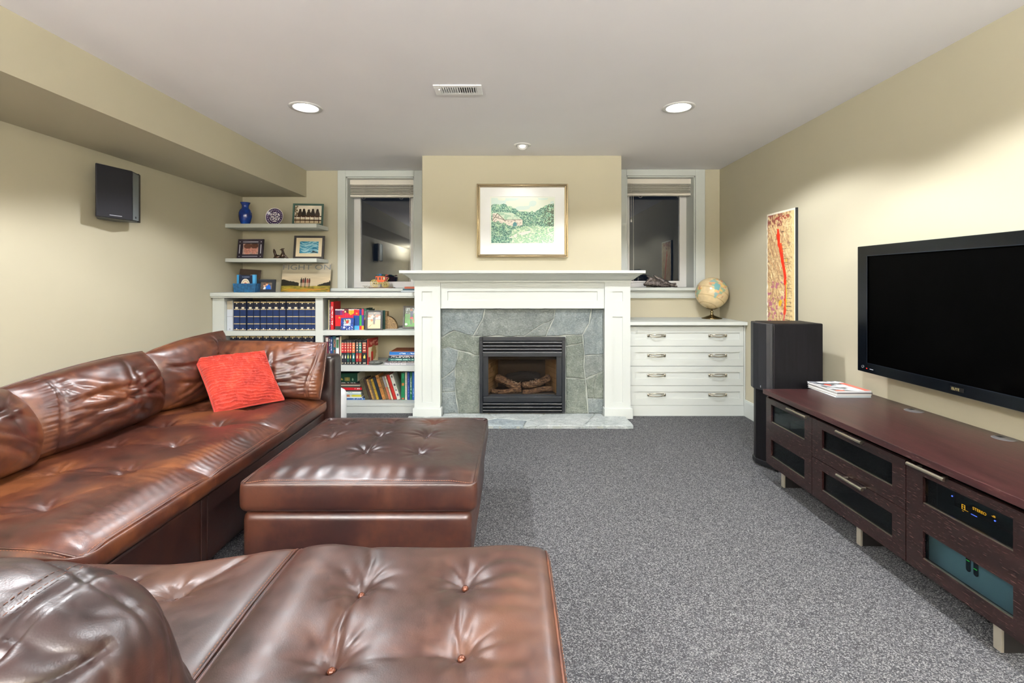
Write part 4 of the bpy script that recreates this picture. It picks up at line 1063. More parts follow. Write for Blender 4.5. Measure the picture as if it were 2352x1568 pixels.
# bay 2, bottom shelf
GY = 4.62; kk = F / GY
zz = .0955
low = [(838, 918, 913.5, '#27456e', 'dark blue book with white flecks at the bottom of the lower left stack', scribble('#3a5f92', '#d7dde4', .7, .95, .3, .7, 6)),
       (832, 913.5, 911, '#cfd6da', 'white book second from the bottom of the lower left stack', None), (830, 911, 906, '#8a8f80', 'book with a colourful food picture on its spine in the lower left stack', lambda u, v: put(put(bands('#c7c6a0', [], .5, 3)(u, v), (v > .35) & (v < .7), '#a8633a'), (v > .75), '#c2bb3c')),
       (829, 906, 903.2, '#9fb9c6', 'pale blue thin book in the lower left stack', None), (829, 903.2, 899.2, '#d9e0da', 'white and mint book in the lower left stack', scribble('#dbe2dc', '#7fb0a0', .5, .8, .2, .8, 2)),
       (829, 899.2, 895.4, '#2d3436', 'charcoal book under the red one in the lower left stack', None), (831, 895.4, 889.6, '#c81c2a', 'bright red book in the lower left stack', scribble('#cf1c2b', '#f2d8d4', .82, .95, .3, .7, 4)),
       (827, 889.6, 885.8, '#39443c', 'dark green grey book above the red one in the lower left stack', None), (827, 885.8, 883.6, '#cfc4b4', 'thin cream book in the lower left stack', None), (825, 883.6, 880.4, '#5a4038', 'brown book just below the black one in the lower left stack', None),
       (826, 880.4, 877.2, '#17191b', 'black book with tiny white title in the lower left stack', scribble('#17191b', '#c9ccc9', .3, .9, .3, .7, 1)),
       (821, 877.2, 857, '#0d3327', 'thick dark green book with gold bands on top of the lower left stack', lambda u, v: put(put(put(bands('#0c3327', [(0, .98, '#0f3b2c')], .2)(u, v), (np.abs((v * 40) % 1 - .5) < .22) & (((v > .22) & (v < .36)) | ((v > .62) & (v < .77))) & (u > .45) & (u < .9), '#c9b054'), (v > .42) & (v < .57) & (np.abs(u - .68) < .08) & (vnoise(u * 4, v * 70) > .4), '#b8a050'), np.hypot((u - .7) / .12, (v - .86) / .02) < 1, '#8fa88f'))]
for px, y0, y1, c, lab, img in low:
    w_ = (y0 - y1) / kk - .0006; x1_ = X_(px, GY); x0_ = -1.855
    book(x0_, GY, zz, w_, x1_ - x0_, .26, c, lab, 'flat stack at the left of the bottom shelf', img, 10, 90, lay=True); zz += w_ + .0006
lean = math.radians(17.5)
ll = [(839.5, 849.0, 869, '#4b4634', 'olive leaning book, first from the left on the bottom shelf', .3), (849.6, 855, 866.5, '#3a2b26', 'dark brown leaning book beside the olive one', .3), (855.4, 860.4, 867.5, '#a5814c', 'tan leaning book with worn spine', .35),
      (860.8, 865.2, 868, '#5d5142', 'grey brown leaning book between tan and mustard', .3), (865.6, 871.6, 867, '#a3842c', 'mustard yellow leaning book', .3), (872, 878.6, 863, '#1b2734', 'dark navy leaning book', .2),
      (879.2, 887.2, 858.5, '#a3703a', 'wide golden brown leaning book', .35), (887.6, 893.4, 862, '#6d5436', 'dull brown leaning book right of the golden one', .25), (893.8, 899.4, 861, '#a8644c', 'leaning book with grey top and salmon base', .25),
      (899.8, 903.6, 860, '#c9c9b0', 'slim cream leaning book', .2), (904.0, 912.2, 858, '#a82a22', 'red leaning book with white specks', .2), (912.6, 921.0, 857, '#cdcec2', 'white leaning book with dark ornament at the right of the row', .1)]
for a, b, top, c, lab, mt in ll:
    w_ = (b - a - .35) / kk * math.cos(lean); h_ = (916.5 - top) / kk / math.cos(lean) - .012; ext = []
    if 'salmon' in lab: ext = [(.55, 1, '#8f8d90')]
    if 'white specks' in lab: ext = [(.0, 1, '#7b1712', 0, .25), (.08, .9, '#d9a08a', .52, .62)]
    if 'ornament' in lab: ext = [(.88, .96, '#4b4644', .35, .7), (.54, .62, '#33303a', .3, .75), (.44, .47, '#33303a', .4, .6), (.34, .40, '#55506a', .35, .7), (.14, .22, '#4b4a6a', .3, .75)]
    book(X_(a, GY), GY, .0958 + w_ * math.sin(lean) * 0, w_, h_, .17, c, lab, 'leaning row on the bottom shelf', bands(c, ext or [(.88, .89, '#2a2018'), (.5, .51, '#2a2018'), (.12, .13, '#2a2018')], mt, hash(lab) % 50 if False else len(lab)), 8, 60, lean=-lean)
up = [(921.6, 929.8, 855, '#0f6a45', 'emerald green upright book at the right of the bottom shelf', bands('#117048', [(.80, .95, '#2f9a6c', .3, .7), (.52, .62, '#c9773c', .2, .8), (.03, .07, '#c9544c', .2, .8)], .2), 0),
      (930.4, 935.2, 853.5, '#d2ceb4', 'cream upright book beside the emerald one', scribble('#d3d0b8', '#9c9aa8', .1, .8, .3, .7, 3), 0), (935.6, 941.2, 853, '#233f86', 'royal blue upright book on the bottom shelf', scribble('#24418c', '#6f8ac4', .1, .95, .3, .7, 6), 0),
      (941.5, 946.6, 853, '#116645', 'green upright book with white lettering on the bottom shelf', scribble('#126a48', '#e2ede6', .2, .85, .3, .65, 9), 0), (947, 951.8, 853, '#2d62ad', 'light blue upright book against the mantel leg', scribble('#2f66b4', '#9fc0e6', .1, .5, .3, .7, 1), 0)]
for a, b, top, c, lab, img, _ in up:
    book(X_(a, GY), GY, .0955, (b - a - .3) / kk, (917 - top) / kk, .2, c, lab, 'upright row at the right end of the bottom shelf', img, 8, 60)

# ------------------------------------------------------------------ corner shelf ornaments
o = thing('vase', 'cobalt blue glass vase on the upper floating shelf', 'vase', (X_(563.5, 4.83), 4.83, 1.838))
prof = [(0, 0), (.036, 0), (.040, .01), (.056, .05), (.063, .09), (.062, .125), (.052, .155), (.036, .172), (.032, .185), (.034, .205), (.046, .228), (.048, .234), (.044, .234), (.030, .205), (.028, .185), (.0, .18)]
m_, nt_, b_ = new_mat('cobalt_glaze'); nt_.links.new(ramp(nt_, noise(nt_, coords(nt_), 14, 3), [(.35, '#0b1f63'), (.6, '#123a92'), (.8, '#1c5bb5')]), b_.inputs['Base Color']); b_.inputs['Roughness'].default_value = .18; b_.inputs['Coat Weight'].default_value = .5
part('vase_body', MB().lathe(prof, (X_(563.5, 4.83), 4.83, 1.838), 40), m_, o, smooth=True)
# decorative plate
o = thing('decorative_plate', 'small purple and white patterned plate standing on the upper shelf', 'plate', (X_(630.5, 4.87), 4.87, 1.838), (-.12, 0, 0), wc=False)
Mx = Matrix.Rotation(PI / 2, 4, 'X'); R = .0915
part('plate_body', MB().lathe([(0, 0), (.055, 0), (R, .014), (R, .017), (.058, .005), (0, .004)], (0, 0, R + .002), 48, M=Mx), mat('#e6e2df', .25), o, smooth=True)
def plate_fn(r, a):
    img = np.ones(r.shape + (3,)) * C('#e8e4e6')
    img = put(img, (r > .60) & (r < .95), '#35224f'); img = put(img, (r > .64) & (r < .92) & (np.hypot((r - .78) * 1.0, ((a / (2 * PI) * 22) % 1 - .5) * .24) < .055), '#cfc8d6')
    n = np.cos(a * 6) * .10 + .42; img = put(img, (np.abs(r - n) < .055) | (np.abs(r - .22 - .07 * np.cos(a * 6 + PI)) < .03), '#35224f'); img = put(img, r < .08, '#35224f')
    return put(img, (r < .60) & (vnoise(r * 20 + 5, np.cos(a) * 12 * r + 20, np.sin(a) * 12 * r + 20) > .62), '#4a3866')
nr, na = 44, 120; rr, aa = np.meshgrid(np.linspace(0.001, 1, nr), np.linspace(0, 2 * PI, na, endpoint=False), indexing='ij')
pz = np.where(rr < .62, .0048, .0048 + (rr - .62) / .38 * .0125) + .0006
P_ = np.stack([rr * R * np.cos(aa), -pz, R + .002 + rr * R * np.sin(aa)], -1).reshape(-1, 3)
fs = [(i * na + j, i * na + (j + 1) % na, (i + 1) * na + (j + 1) % na, (i + 1) * na + j) for i in range(nr - 1) for j in range(na)]
pl = part('painted_glaze', (P_.tolist(), fs), print_mat(.2), o); set_colors(pl.data, linA(plate_fn(rr, aa)).reshape(-1, 3))
part('plate_stand', MB().tube([(-.03, -.02, .002), (-.03, .03, .002), (-.02, .03, .06)], .002, 6).tube([(.03, -.02, .002), (.03, .03, .002), (.02, .03, .06)], .002, 6).tube([(-.03, .03, .002), (.03, .03, .002)], .002, 6), mat('#2a2622', .4), o)
# birds
BRZ = mat('#3b2a1e', .22, .3)
def bird(label, px, yaw, long):
    x = X_(px, 4.80); o = thing('bird_figurine', label, 'figurine', (x, 4.80, 1.4925), (0, 0, yaw), 'bird figurines', wc=False)
    if long:
        body = [(-.012, 0, .006), (-.005, 0, .024), (.0, 0, .044), (.0, 0, .062), (-.004, 0, .080), (-.008, 0, .092)]; rad = [.020, .026, .021, .013, .011, .010]
        part('bird_body', MB().tube(body, rad, 14), BRZ, o, smooth=True); part('tail', MB().tube([(.0, 0, .040), (.022, 0, .026), (.044, 0, .010), (.058, 0, .002)], [.016, .012, .007, .002], 10), BRZ, o, smooth=True)
        part('head', MB().tube([(.004, 0, .094), (-.008, 0, .097), (-.020, 0, .094), (-.034, 0, .090)], [.008, .012, .007, .001], 10), BRZ, o, smooth=True)
        part('crest', MB().tube([(-.002, 0, .098), (.010, 0, .106), (.018, 0, .104)], [.006, .004, .001], 8), BRZ, o, smooth=True)
    else:
        part('bird_body', MB().tube([(-.036, 0, .004), (-.02, 0, .014), (.0, 0, .020), (.022, 0, .018), (.038, 0, .008)], [.006, .016, .022, .018, .005], 14), BRZ, o, smooth=True)
        part('neck', MB().tube([(-.012, 0, .026), (-.022, 0, .050), (-.030, 0, .078), (-.034, 0, .100)], [.016, .012, .013, .004], 12), BRZ, o, smooth=True)
    return o
bird('bronze bird figurine with raised pointed head, left of the pair', 637, .1, False)
bird('slender bronze bird figurine with long beak and tail, right of the pair', 650, .05, True)

# bookcase top: board, box of cards, poster
tag(part('wooden_board', MB().box(-.11, .11, -.006, .006, 0, .235), mat('#3b2b20', .5), None, bevel=.002), 'dark brown board leaning on the wall behind the blue card box', 'board')
bpy.data.objects['wooden_board'].location = (X_(571, 4.92), 4.90, 1.1545); bpy.data.objects['wooden_board'].rotation_euler = (-.16, .06, 0)
o = thing('card_box', 'blue leather open box holding cards on top of the bookcase', 'box', (X_(564.5, 4.66), 4.66, 1.154))
bxc = X_(564.5, 4.66); BLM, nt_, b_ = new_mat('blue_suede'); nt_.links.new(ramp(nt_, noise(nt_, coords(nt_), 40, 4), [(.35, '#0a3d63'), (.7, '#13608f')]), b_.inputs['Base Color']); b_.inputs['Roughness'].default_value = .6
def trap(y0, y1, w0, w1, h, z=1.1545): return [(bxc - w0, y0, z), (bxc + w0, y0, z), (bxc + w0, y1, z), (bxc - w0, y1, z), (bxc - w1, y0, z + h), (bxc + w1, y0, z + h), (bxc + w1, y1, z + h), (bxc - w1, y1, z + h)]
QF = [(0, 3, 2, 1), (4, 5, 6, 7), (0, 1, 5, 4), (1, 2, 6, 5), (2, 3, 7, 6), (3, 0, 4, 7)]
part('front_panel', MB().add(trap(4.635, 4.640, .104, .114, .086), QF), BLM, o); part('back_panel', MB().add(trap(4.72, 4.725, .104, .114, .086), QF), BLM, o)
for sg in (-1, 1):
    part('side_panel', MB().add([(bxc + sg * .104, 4.64, 1.1545), (bxc + sg * .099, 4.64, 1.1545), (bxc + sg * .099, 4.72, 1.1545), (bxc + sg * .104, 4.72, 1.1545), (bxc + sg * .114, 4.64, 1.24), (bxc + sg * .109, 4.64, 1.24), (bxc + sg * .109, 4.72, 1.24), (bxc + sg * .114, 4.72, 1.24)], QF), BLM, o)
def im_card(u, v):
    img = np.ones(u.shape + (3,)) * C('#14203a'); img = put(img, (v > .85) & (v < .92) & (u > .2) & (u < .8) & (vnoise(u * 20, v * 4) > .4), '#5a6680')
    for r, c in ((.34, '#e8dfcf'), (.28, '#a9a08a'), (.24, '#e6d3bb'), (.13, '#c9695a'), (.08, '#b04038')): img = put(img, np.hypot((u - .48), (v - .42) * .95) < r, c)
    return img
cards = [(-.094, .020, .170, '#2f86bd', 'light blue card pack at the left of the card box', None, 4.668), (-.066, .128, .166, '#14203a', 'dark navy booklet with round emblem in the card box', im_card, 4.662),
         (.044, .012, .168, '#e8e6e0', 'white card pack at the right of the card box', None, 4.665), (.058, .030, .170, '#4fa3d6', 'sky blue card pack at the far right of the card box', None, 4.668)]
for dx, w_, h_, c, lab, img, y_ in cards:
    q = tag(part('card_pack', MB().box(bxc + dx, bxc + dx + w_, y_, y_ + .03, 1.158, 1.158 + h_), mat(c, .4), None, bevel=.001), lab, 'cards')
    if img: picture('printed_cover', img, q, (bxc + dx, y_ - .0005, 1.158), (w_, 0, 0), (0, 0, h_), 50, 64)
def im_fight(u, v):
    n = fbm(u * 3, v * 12, 0, 2); img = np.ones(u.shape + (3,)) * C('#a39a86')
    img = put(img, smooth01((.75 - v) * 3), '#b5a68c'); img = img * (.9 + .2 * n)[..., None]
    hl = .30 + .13 * (1 - u / .36) + .025 * vnoise(u * 60, u * 0) ; img = put(img, (v < hl) & (u < .36) & (v > .18), '#1d1a12')
    hr = .22 + .22 * (u - .72) / .28 * .6 + .02 * vnoise(u * 50, u * 0 + 4); img = put(img, (v < hr) & (u > .74) & (v > .18), '#191812')
    img = put(img, (np.abs(u - .985) < .008) & (v < .40) & (v > .3), '#191812')
    g = v < .205 + .01 * np.sin(u * 9); gr = np.ones(u.shape + (3,)) * C('#7d7028') * (.55 + .9 * fbm(u * 14, v * 50, 0, 7))[..., None]
    img = np.where(g[..., None], np.clip(gr, 0, 1), img); img = put(img, g & (v < .11) & (fbm(u * 8, v * 30, 0, 1) > .5), '#a5762c')
    for i, (x, top_) in enumerate(((.405, .47), (.445, .45), (.485, .475), (.53, .455), (.57, .45))):
        img = put(img, np.hypot((u - x) / .011, (v - top_) / .022) < 1, '#1c120d')
        img = put(img, pip(u, v, [(x - .016, top_ - .02), (x + .016, top_ - .02), (x + .020, .31), (x - .020, .31)]), ['#1a1514', '#6a2620', '#241a1c', '#7c3a30', '#4a1c1a'][i])
        img = put(img, ((np.abs(u - x + .008) < .006) | (np.abs(u - x - .008) < .006)) & (v < .32) & (v > .15), ['#1a1514', '#8a5a48', '#1e1716', '#8a5a48', '#241a18'][i])
    return np.clip(img, 0, 1)
PW, PH = .505, .298
o = thing('poster', 'poster lettered FIGHT ON with five people in a field, leaning on the wall', 'poster', (X_(701.5, 4.84), 4.835, 1.1545), (-.17, 0, 0), wc=False)
part('poster_board', MB().box(-PW / 2, PW / 2, 0, .006, 0, PH), mat('#3c3a35', .6), o)
picture('printed_scene', im_fight, o, (-PW / 2, -.0006, 0), (PW, 0, 0), (0, 0, PH), 200, 120, rough=.35)
lt = text('FIGHT ON', .077, mat('#63676c', .4), o, face_front(-PW / 2 + .006, -.0016, PH - .066), sx=1.0)
xs_ = [v.co.x for v in lt.data.vertices]; k_ = (PW - .012) / (max(xs_) - min(xs_)); lt.data.transform(Matrix.Translation((-PW / 2 + .006, 0, 0)) @ Matrix.Diagonal((k_, 1, 1, 1)) @ Matrix.Translation((-min(xs_), 0, 0)))

# window sill: stagecoach model
sc = thing('stagecoach_model', 'small orange toy stagecoach with yellow wheels on the left window sill', 'model coach', (X_(878, 5.03), 5.03, 1.19))
cY = 5.03
def cx_(p): return X_(p, cY)
def cz_(p): return Z_(p, cY)
part('wooden_base', MB().box(cx_(851), cx_(905), 4.975, 5.085, 1.1902, 1.198), mat('#6a4a33', .5), sc, bevel=.002)
ORG = mat('#d2541c', .35); YEL = mat('#d9c06a', .4); BLK = mat('#16181b', .4)
bd = [(cx_(864), cz_(634)), (cx_(885), cz_(634)), (cx_(886), cz_(643)), (cx_(883), cz_(648)), (cx_(868), cz_(648)), (cx_(865), cz_(643))]
part('coach_body', MB().prism(bd, 'y', 5.0, 5.06), ORG, sc, bevel=.003)
for a, b in ((865.5, 868.5), (872.5, 876), (880, 882.2)): part('window', MB().box(cx_(a), cx_(b), 4.9988, 5.0012, cz_(642.5), cz_(636.5)), BLK, sc)
part('curtain', MB().box(cx_(882.6), cx_(885), 4.9986, 5.0, cz_(642), cz_(636.5)), mat('#ead9a8', .5), sc)
part('roof_rack', MB().box(cx_(864), cx_(885), 4.998, 5.062, cz_(634), cz_(633)).tube([(cx_(864), 5.0, cz_(632)), (cx_(891), 5.0, cz_(630.5))], .0018, 6), BLK, sc)
for a, b, c, d in ((866, 870, 630.4, '#2d7f8a'), (871, 878, 629, '#1d5f9a'), (878.5, 882, 631, '#2f8f5a'), (886, 890.5, 630, '#b8463a')): part('luggage', MB().box(cx_(a), cx_(b), 5.01, 5.05, cz_(633), cz_(c)), mat(d, .5), sc, bevel=.002)
part('rear_boot', MB().prism([(cx_(860.5), cz_(642)), (cx_(864), cz_(635)), (cx_(864.5), cz_(643))], 'y', 5.004, 5.056), BLK, sc)
part('driver_seat', MB().box(cx_(886), cx_(892), 5.005, 5.055, cz_(637.5), cz_(635.5)).prism([(cx_(886), cz_(637)), (cx_(891), cz_(637)), (cx_(888), cz_(646)), (cx_(885.5), cz_(646))], 'y', 5.008, 5.052), mat('#8c2f2a', .5), sc)
part('undercarriage', MB().tube([(cx_(861.5), cY, cz_(650.5)), (cx_(886), cY, cz_(651.5))], .004, 8).tube([(cx_(870), 5.0, cz_(648)), (cx_(873), 5.0, cz_(650.5)), (cx_(881), 5.0, cz_(648.5))], .003, 6), YEL, sc)
def wheel(px, py, r, y):
    mb = MB(); c = (cx_(px), y, cz_(py)); n = 28
    mb.tube([(c[0] + r * math.cos(a), y, c[2] + r * math.sin(a)) for a in np.linspace(0, 2 * PI, n, endpoint=False)], .0028, 7, closed=True)
    for k in range(12): a = 2 * PI * k / 12; mb.tube([(c[0], y, c[2]), (c[0] + r * math.cos(a), y, c[2] + r * math.sin(a))], .0014, 5)
    w_ = part('wheel', mb, YEL, sc); part('hub', MB().lathe([(0, -.006), (.006, -.006), (.007, 0), (.006, .006), (0, .006)], c, 14, M=Matrix.Rotation(PI / 2, 4, 'X')), BLK, w_)
for y_ in (4.992, 5.068):
    wheel(861.6, 650.6, .0385, y_); wheel(886, 653.0, .029, y_)
part('drawbar', MB().tube([(cx_(888), cY, cz_(646)), (cx_(894), cY - .01, cz_(638.5))], .0022, 6), YEL, sc)
hb = MB()
for i in range(5):
    a0 = random.uniform(0, 6); hb.tube([(cx_(838 + i * 3.6) + .012 * math.cos(a0 + t_), 5.0 + .012 * math.sin(a0 + t_ * 1.3), 1.205 + .010 * math.sin(t_ * 1.7 + i)) for t_ in np.linspace(0, 5, 12)], .0018, 5)
tag(part('wire_harness', hb, mat('#a8a49a', .4, .6), None), 'small tangle of pale wire beside the toy stagecoach', 'wire')
# three small books by the mantel end
zz = 1.1545
for (px, h_, c, lab) in ((921, .0155, '#a9b2b6', 'pale grey small book at the bottom of the little stack beside the mantel'), (925, .014, '#1f4550', 'dark teal small book in the little stack beside the mantel'), (929, .018, '#9c4424', 'rust red small book on top of the little stack beside the mantel')):
    x0_ = X_(px, 4.70); book(x0_, 4.70, zz, h_ * 1.1, .17, .12, c, lab, 'little stack of books beside the mantel', None, lay=True); zz += h_ * 1.1 + .0006

# bronze sculpture on the right sill
m_, nt_, b_ = new_mat('weathered_bronze'); n_ = noise(nt_, coords(nt_), 60, 4, .7, 1); nt_.links.new(ramp(nt_, n_, [(.35, '#2e2926'), (.5, '#5d5450'), (.62, '#8b8480'), (.75, '#9a6f5c')]), b_.inputs['Base Color']); b_.inputs['Metallic'].default_value = .5; b_.inputs['Roughness'].default_value = .35; bump(nt_, b_, n_, .8, .006)
BRONZE = m_
o = thing('sculpture', 'twisted weathered bronze animal sculpture on the right window sill', 'sculpture', (X_(1516, 5.02), 5.02, 1.198))
cxs = X_(1516, 5.02)
def blob(pts, rad, name, seed):
    mb = MB(); P_ = []; 
    mb.tube(pts, rad, 18)
    v = np.array(mb.v); n = fbm(v[:, 0] * 45, v[:, 1] * 45, v[:, 2] * 45, seed) - .5; c = v.mean(0); d = (v - c); d /= np.linalg.norm(d, axis=1, keepdims=True) + 1e-9
    v = v + d * n[:, None] * .022; v[:, 2] = np.maximum(v[:, 2], 1.1985); mb.v = v.tolist(); return part(name, mb, BRONZE, o, smooth=True)
L_ = lambda a, b, n=16: [tuple(np.array(a) * (1 - t) + np.array(b) * t) for t in np.linspace(0, 1, n)]
blob([(cxs - .17 + .34 * t, 5.02, 1.198 + .030 + .012 * math.sin(t * 7)) for t in np.linspace(0, 1, 26)], [.012 + .030 * math.sin(PI * min(1, t * 1.05 + .02)) for t in np.linspace(0, 1, 26)], 'body', 1)
blob([(cxs - .15 + .12 * t, 5.02, 1.235 + .045 * math.sin(t * 3)) for t in np.linspace(0, 1, 16)], [.016 + .014 * math.sin(PI * t) for t in np.linspace(0, 1, 16)], 'shoulder', 2)
blob(L_((cxs + .07, 5.02, 1.235), (cxs - .065, 5.02, 1.325)), [.028 * (1 - t) ** .8 + .006 for t in np.linspace(0, 1, 16)], 'horn', 3)
blob(L_((cxs + .01, 5.02, 1.245), (cxs - .145, 5.02, 1.318)), [.018 * (1 - t) ** .8 + .004 for t in np.linspace(0, 1, 16)], 'horn', 4)
blob(L_((cxs + .03, 5.0, 1.25), (cxs + .175, 5.0, 1.205)), [.028 * (1 - .6 * t) for t in np.linspace(0, 1, 16)], 'tail', 5)

# ------------------------------------------------------------------ framed painting over the mantel
def im_paint(u, v):
    n = fbm(u * 26, v * 20, 0, 4, 3); n2 = fbm(u * 60, v * 46, 0, 9, 2)
    img = np.ones(u.shape + (3,)) * C('#e4ecdd'); img = put(img, vnoise(u * 6, v * 9, 0, 3) > .62, '#d3e6de')
    tree = (v < .90 - 1.5 * (u - .12) ** 2 - .06 * n) & (u < .47) | (v < .90 - 2.2 * (u - 1.0) ** 2 - .05 * n) & (u > .62) | (v < .66 + .08 * n) & (u > .4)
    g = np.ones(u.shape + (3,)) * C('#5d9a86'); g = put(g, smooth01((n - .45) * 6), '#a7d3ae'); n3 = fbm(u * 110, v * 84, 0, 19, 2); g = put(g, smooth01((.50 - n2) * 7) * .8, '#2d625f'); g = put(g, smooth01((n3 - .55) * 9) * .8, '#cfe3cb'); g = put(g, smooth01((.40 - n3) * 9) * .7, '#33504a')
    g = put(g, smooth01((u - .7) * 3) * (n2 < .5), '#4d5a47')
    img = np.where(tree[..., None], g, img)
    road = (v < .36 + .02 * n) & (v < .05 + .42 * (u) + .1) ; r = np.ones(u.shape + (3,)) * C('#b9dcb4'); st = np.abs(((v - .35) / (u + .35) * 26 + n * 2) % 1 - .5); r = put(r, smooth01((.22 - st) * 8) * .7, '#5f9a8d'); r = put(r, smooth01((n2 - .5) * 6), '#e3efd9')
    img = np.where(road[..., None], r, img)
    roof = pip(u, v, [(.02, .66), (.10, .69), (.34, .67), (.50, .52), (.26, .51), (.18, .51), (.08, .64)]); img = put(img, roof, '#d5e6d2'); img = put(img, roof & (n > .6), '#a8cdb4')
    wall = pip(u, v, [(.02, .66), (.09, .66), (.20, .51), (.50, .52), (.50, .40), (.36, .36), (.12, .44), (.02, .48)]); img = put(img, wall, '#efe9df')
    img = put(img, wall & (n2 > .64), '#b9b0a8'); img = put(img, pip(u, v, [(.345, .36), (.345, .43), (.37, .47), (.405, .45), (.41, .38)]), '#4d8a90')
    for a, b, c, d in ((.02, .50, .10, .66), (.10, .66, .22, .50), (.03, .58, .2, .52), (.22, .51, .5, .52)):
        t = np.clip(((u - a) * (c - a) + (v - b) * (d - b)) / ((c - a) ** 2 + (d - b) ** 2), 0, 1); img = put(img, np.hypot(u - a - t * (c - a), (v - b - t * (d - b))) < .006, '#6d6a5c')
    bush = (v < .44 - .5 * np.abs(u - .1) + .08 * n) & (u < .33) | (v < .22) & (u < .25); img = np.where(bush[..., None], g, img)
    img = put(img, pip(u, v, [(.25, .1), (.42, .22), (.6, .27), (.72, .3), (.6, .22), (.45, .14)]) & (n > .5), '#f0ece6')
    return np.clip(img, 0, 1)
YP = 4.40
px0, px1, pz0, pz1 = X_(1095, YP - .03), X_(1304.5, YP - .03), Z_(591, YP - .03), Z_(422, YP - .03)
o = thing('framed_painting', 'landscape painting of a stone barn in a champagne gold frame above the mantel', 'painting', ((px0 + px1) / 2, YP, pz0))
GF = mat('#b9a888', .26, .9)
fw = .030
def fside(p, q, r, s_):
    return MB().add([(p[0], YP - .030, p[1]), (q[0], YP - .030, q[1]), (r[0], YP - .018, r[1]), (s_[0], YP - .018, s_[1]), (p[0], YP + .004, p[1]), (q[0], YP + .004, q[1]), (r[0], YP - .004, r[1]), (s_[0], YP - .004, s_[1])], [(0, 1, 2, 3), (4, 7, 6, 5), (0, 4, 5, 1), (3, 2, 6, 7), (0, 3, 7, 4), (1, 5, 6, 2)])
oc = [(px0, pz0), (px1, pz0), (px1, pz1), (px0, pz1)]; ic = [(px0 + fw, pz0 + fw), (px1 - fw, pz0 + fw), (px1 - fw, pz1 - fw), (px0 + fw, pz1 - fw)]
mc = [(px0 + fw * .45, pz0 + fw * .45), (px1 - fw * .45, pz0 + fw * .45), (px1 - fw * .45, pz1 - fw * .45), (px0 + fw * .45, pz1 - fw * .45)]
for i in range(4):
    j = (i + 1) % 4; q = part('frame_rail', fside(oc[i], oc[j], ic[j], ic[i]), GF, o)
    a, b = Vector((mc[i][0], YP - .0275, mc[i][1])), Vector((mc[j][0], YP - .0275, mc[j][1])); part('bead', MB().tube([a, b], .0035, 8), GF, q, smooth=True)
sx0, sx1, sz0, sz1 = X_(1128.5, YP), X_(1272, YP), Z_(558, YP), Z_(455, YP)
mb = MB(); mb.cells(px0 + fw - .002, px1 - fw + .002, pz0 + fw - .002, pz1 - fw + .002, [(sx0 - .012, sx1 + .012, sz0 - .014, sz1 + .014)], lambda a, b, c, d: mb.box(a, b, YP - .012, YP + .003, c, d))
part('mount', mb, mat('#eceeee', .6), o)
part('paper', MB().box(sx0 - .014, sx1 + .014, YP - .0075, YP + .003, sz0 - .016, sz1 + .016), mat('#e9efe6', .7), o)
picture('painted_scene', im_paint, o, (sx0, YP - .0085, sz0), (sx1 - sx0, 0, 0), (0, 0, sz1 - sz0), 420, 304, rough=.5)
# ================================================================== leather seating
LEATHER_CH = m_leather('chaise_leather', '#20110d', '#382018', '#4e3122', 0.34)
so = thing('sofa', 'long brown leather tufted sofa against the left wall with four loose back cushions', 'sofa', (-2.0, 2.4, 0))
# seat
L_T = [(x, 1.64 + .315 * k) for k in range(5) for x in (-1.62, -1.92)]
def seat_disp(q, n):
    top = smooth01((n[..., 2] - .2) / .6); x, y = q[..., 0], q[..., 1]
    f = .014 * np.cos(np.clip((x + 1.66) / .40, -1, 1) * PI / 2)
    f = f - .030 * smooth01((x + 1.43) / .145) ** 1.3 - .018 * smooth01((1.50 - y) / .11)
    for s_ in (2.0, 2.61): f = f - .012 * np.exp(-np.abs(y - s_) / .020) - .006 * np.exp(-((y - s_) / .09) ** 2)
    f = f + tuft_field(x, y, L_T, .034, .055, .0035, grooves=[(-1.92, 1.64 + .315 * k, -1.62, 1.64 + .315 * k, .011, .012) for k in range(5)])
    w = np.exp(-((x + 1.40) / .08) ** 2); f = f + w * .0028 * (1 - 2 * np.abs(np.sin(y * 95 + x * 40 + 7 * vnoise(x * 8, y * 6, 0, 2)))) * smooth01(vnoise(x * 2, y * 4, 0, 8) * 2.4 - .6)
    f = f + .010 * (fbm(x * 2.2, y * 2.2, 0, 4) - .5)
    q = q.copy(); q[..., 2] += top * f
    side = np.clip(n[..., 0], 0, 1); q[..., 0] += side * (.012 * np.cos((q[..., 2] - .40) / .06) + .006 * (vnoise(y * 4, q[..., 2] * 3) - .5)); q[..., 0] += .014 * np.sin((y - 1.4) * 1.7) * side
    return q
seat = Soft((-2.62, 1.395, .345), (-1.285, 3.262, .474), .052, seat_disp)
part('seat_cushion', seat.mesh(.0085, True), LEATHER, so, smooth=True)
def soft_path(S, pts): return [tuple(p) for p in S.surf(np.array(pts))]
e = [(-2.45, 1.395, .474)] + [(-2.4 + .085 * i, 1.395, .474) for i in range(14)] + [(-1.285, 1.395, .474)] + [(-1.285, 1.395 + .03 * i, .474) for i in range(1, 62)]
path = soft_path(seat, e); path = [tuple(np.array(p) + np.array([.0006, 0, .0008])) for p in path]
part('seam', MB().tube(path, .0034, 8), LEATHER, so, smooth=True)
mbs = stitches(path, np.array([.6, -.1, .8]), .010); stitches(path, np.array([.6, -.1, .8]), -.010, mb=mbs)
for s_ in (2.0, 2.61):
    cross = soft_path(seat, [(x, s_, .474) for x in np.linspace(-2.0, -1.29, 60)] + [(-1.285, s_, z) for z in np.linspace(.455, .36, 12)])
    stitches([tuple(np.array(p) + np.array([0, 0, .001])) for p in cross], np.array([.3, 0, 1.]), .005, mb=mbs)
part('stitching', mbs, THREAD, so, stuff=True)
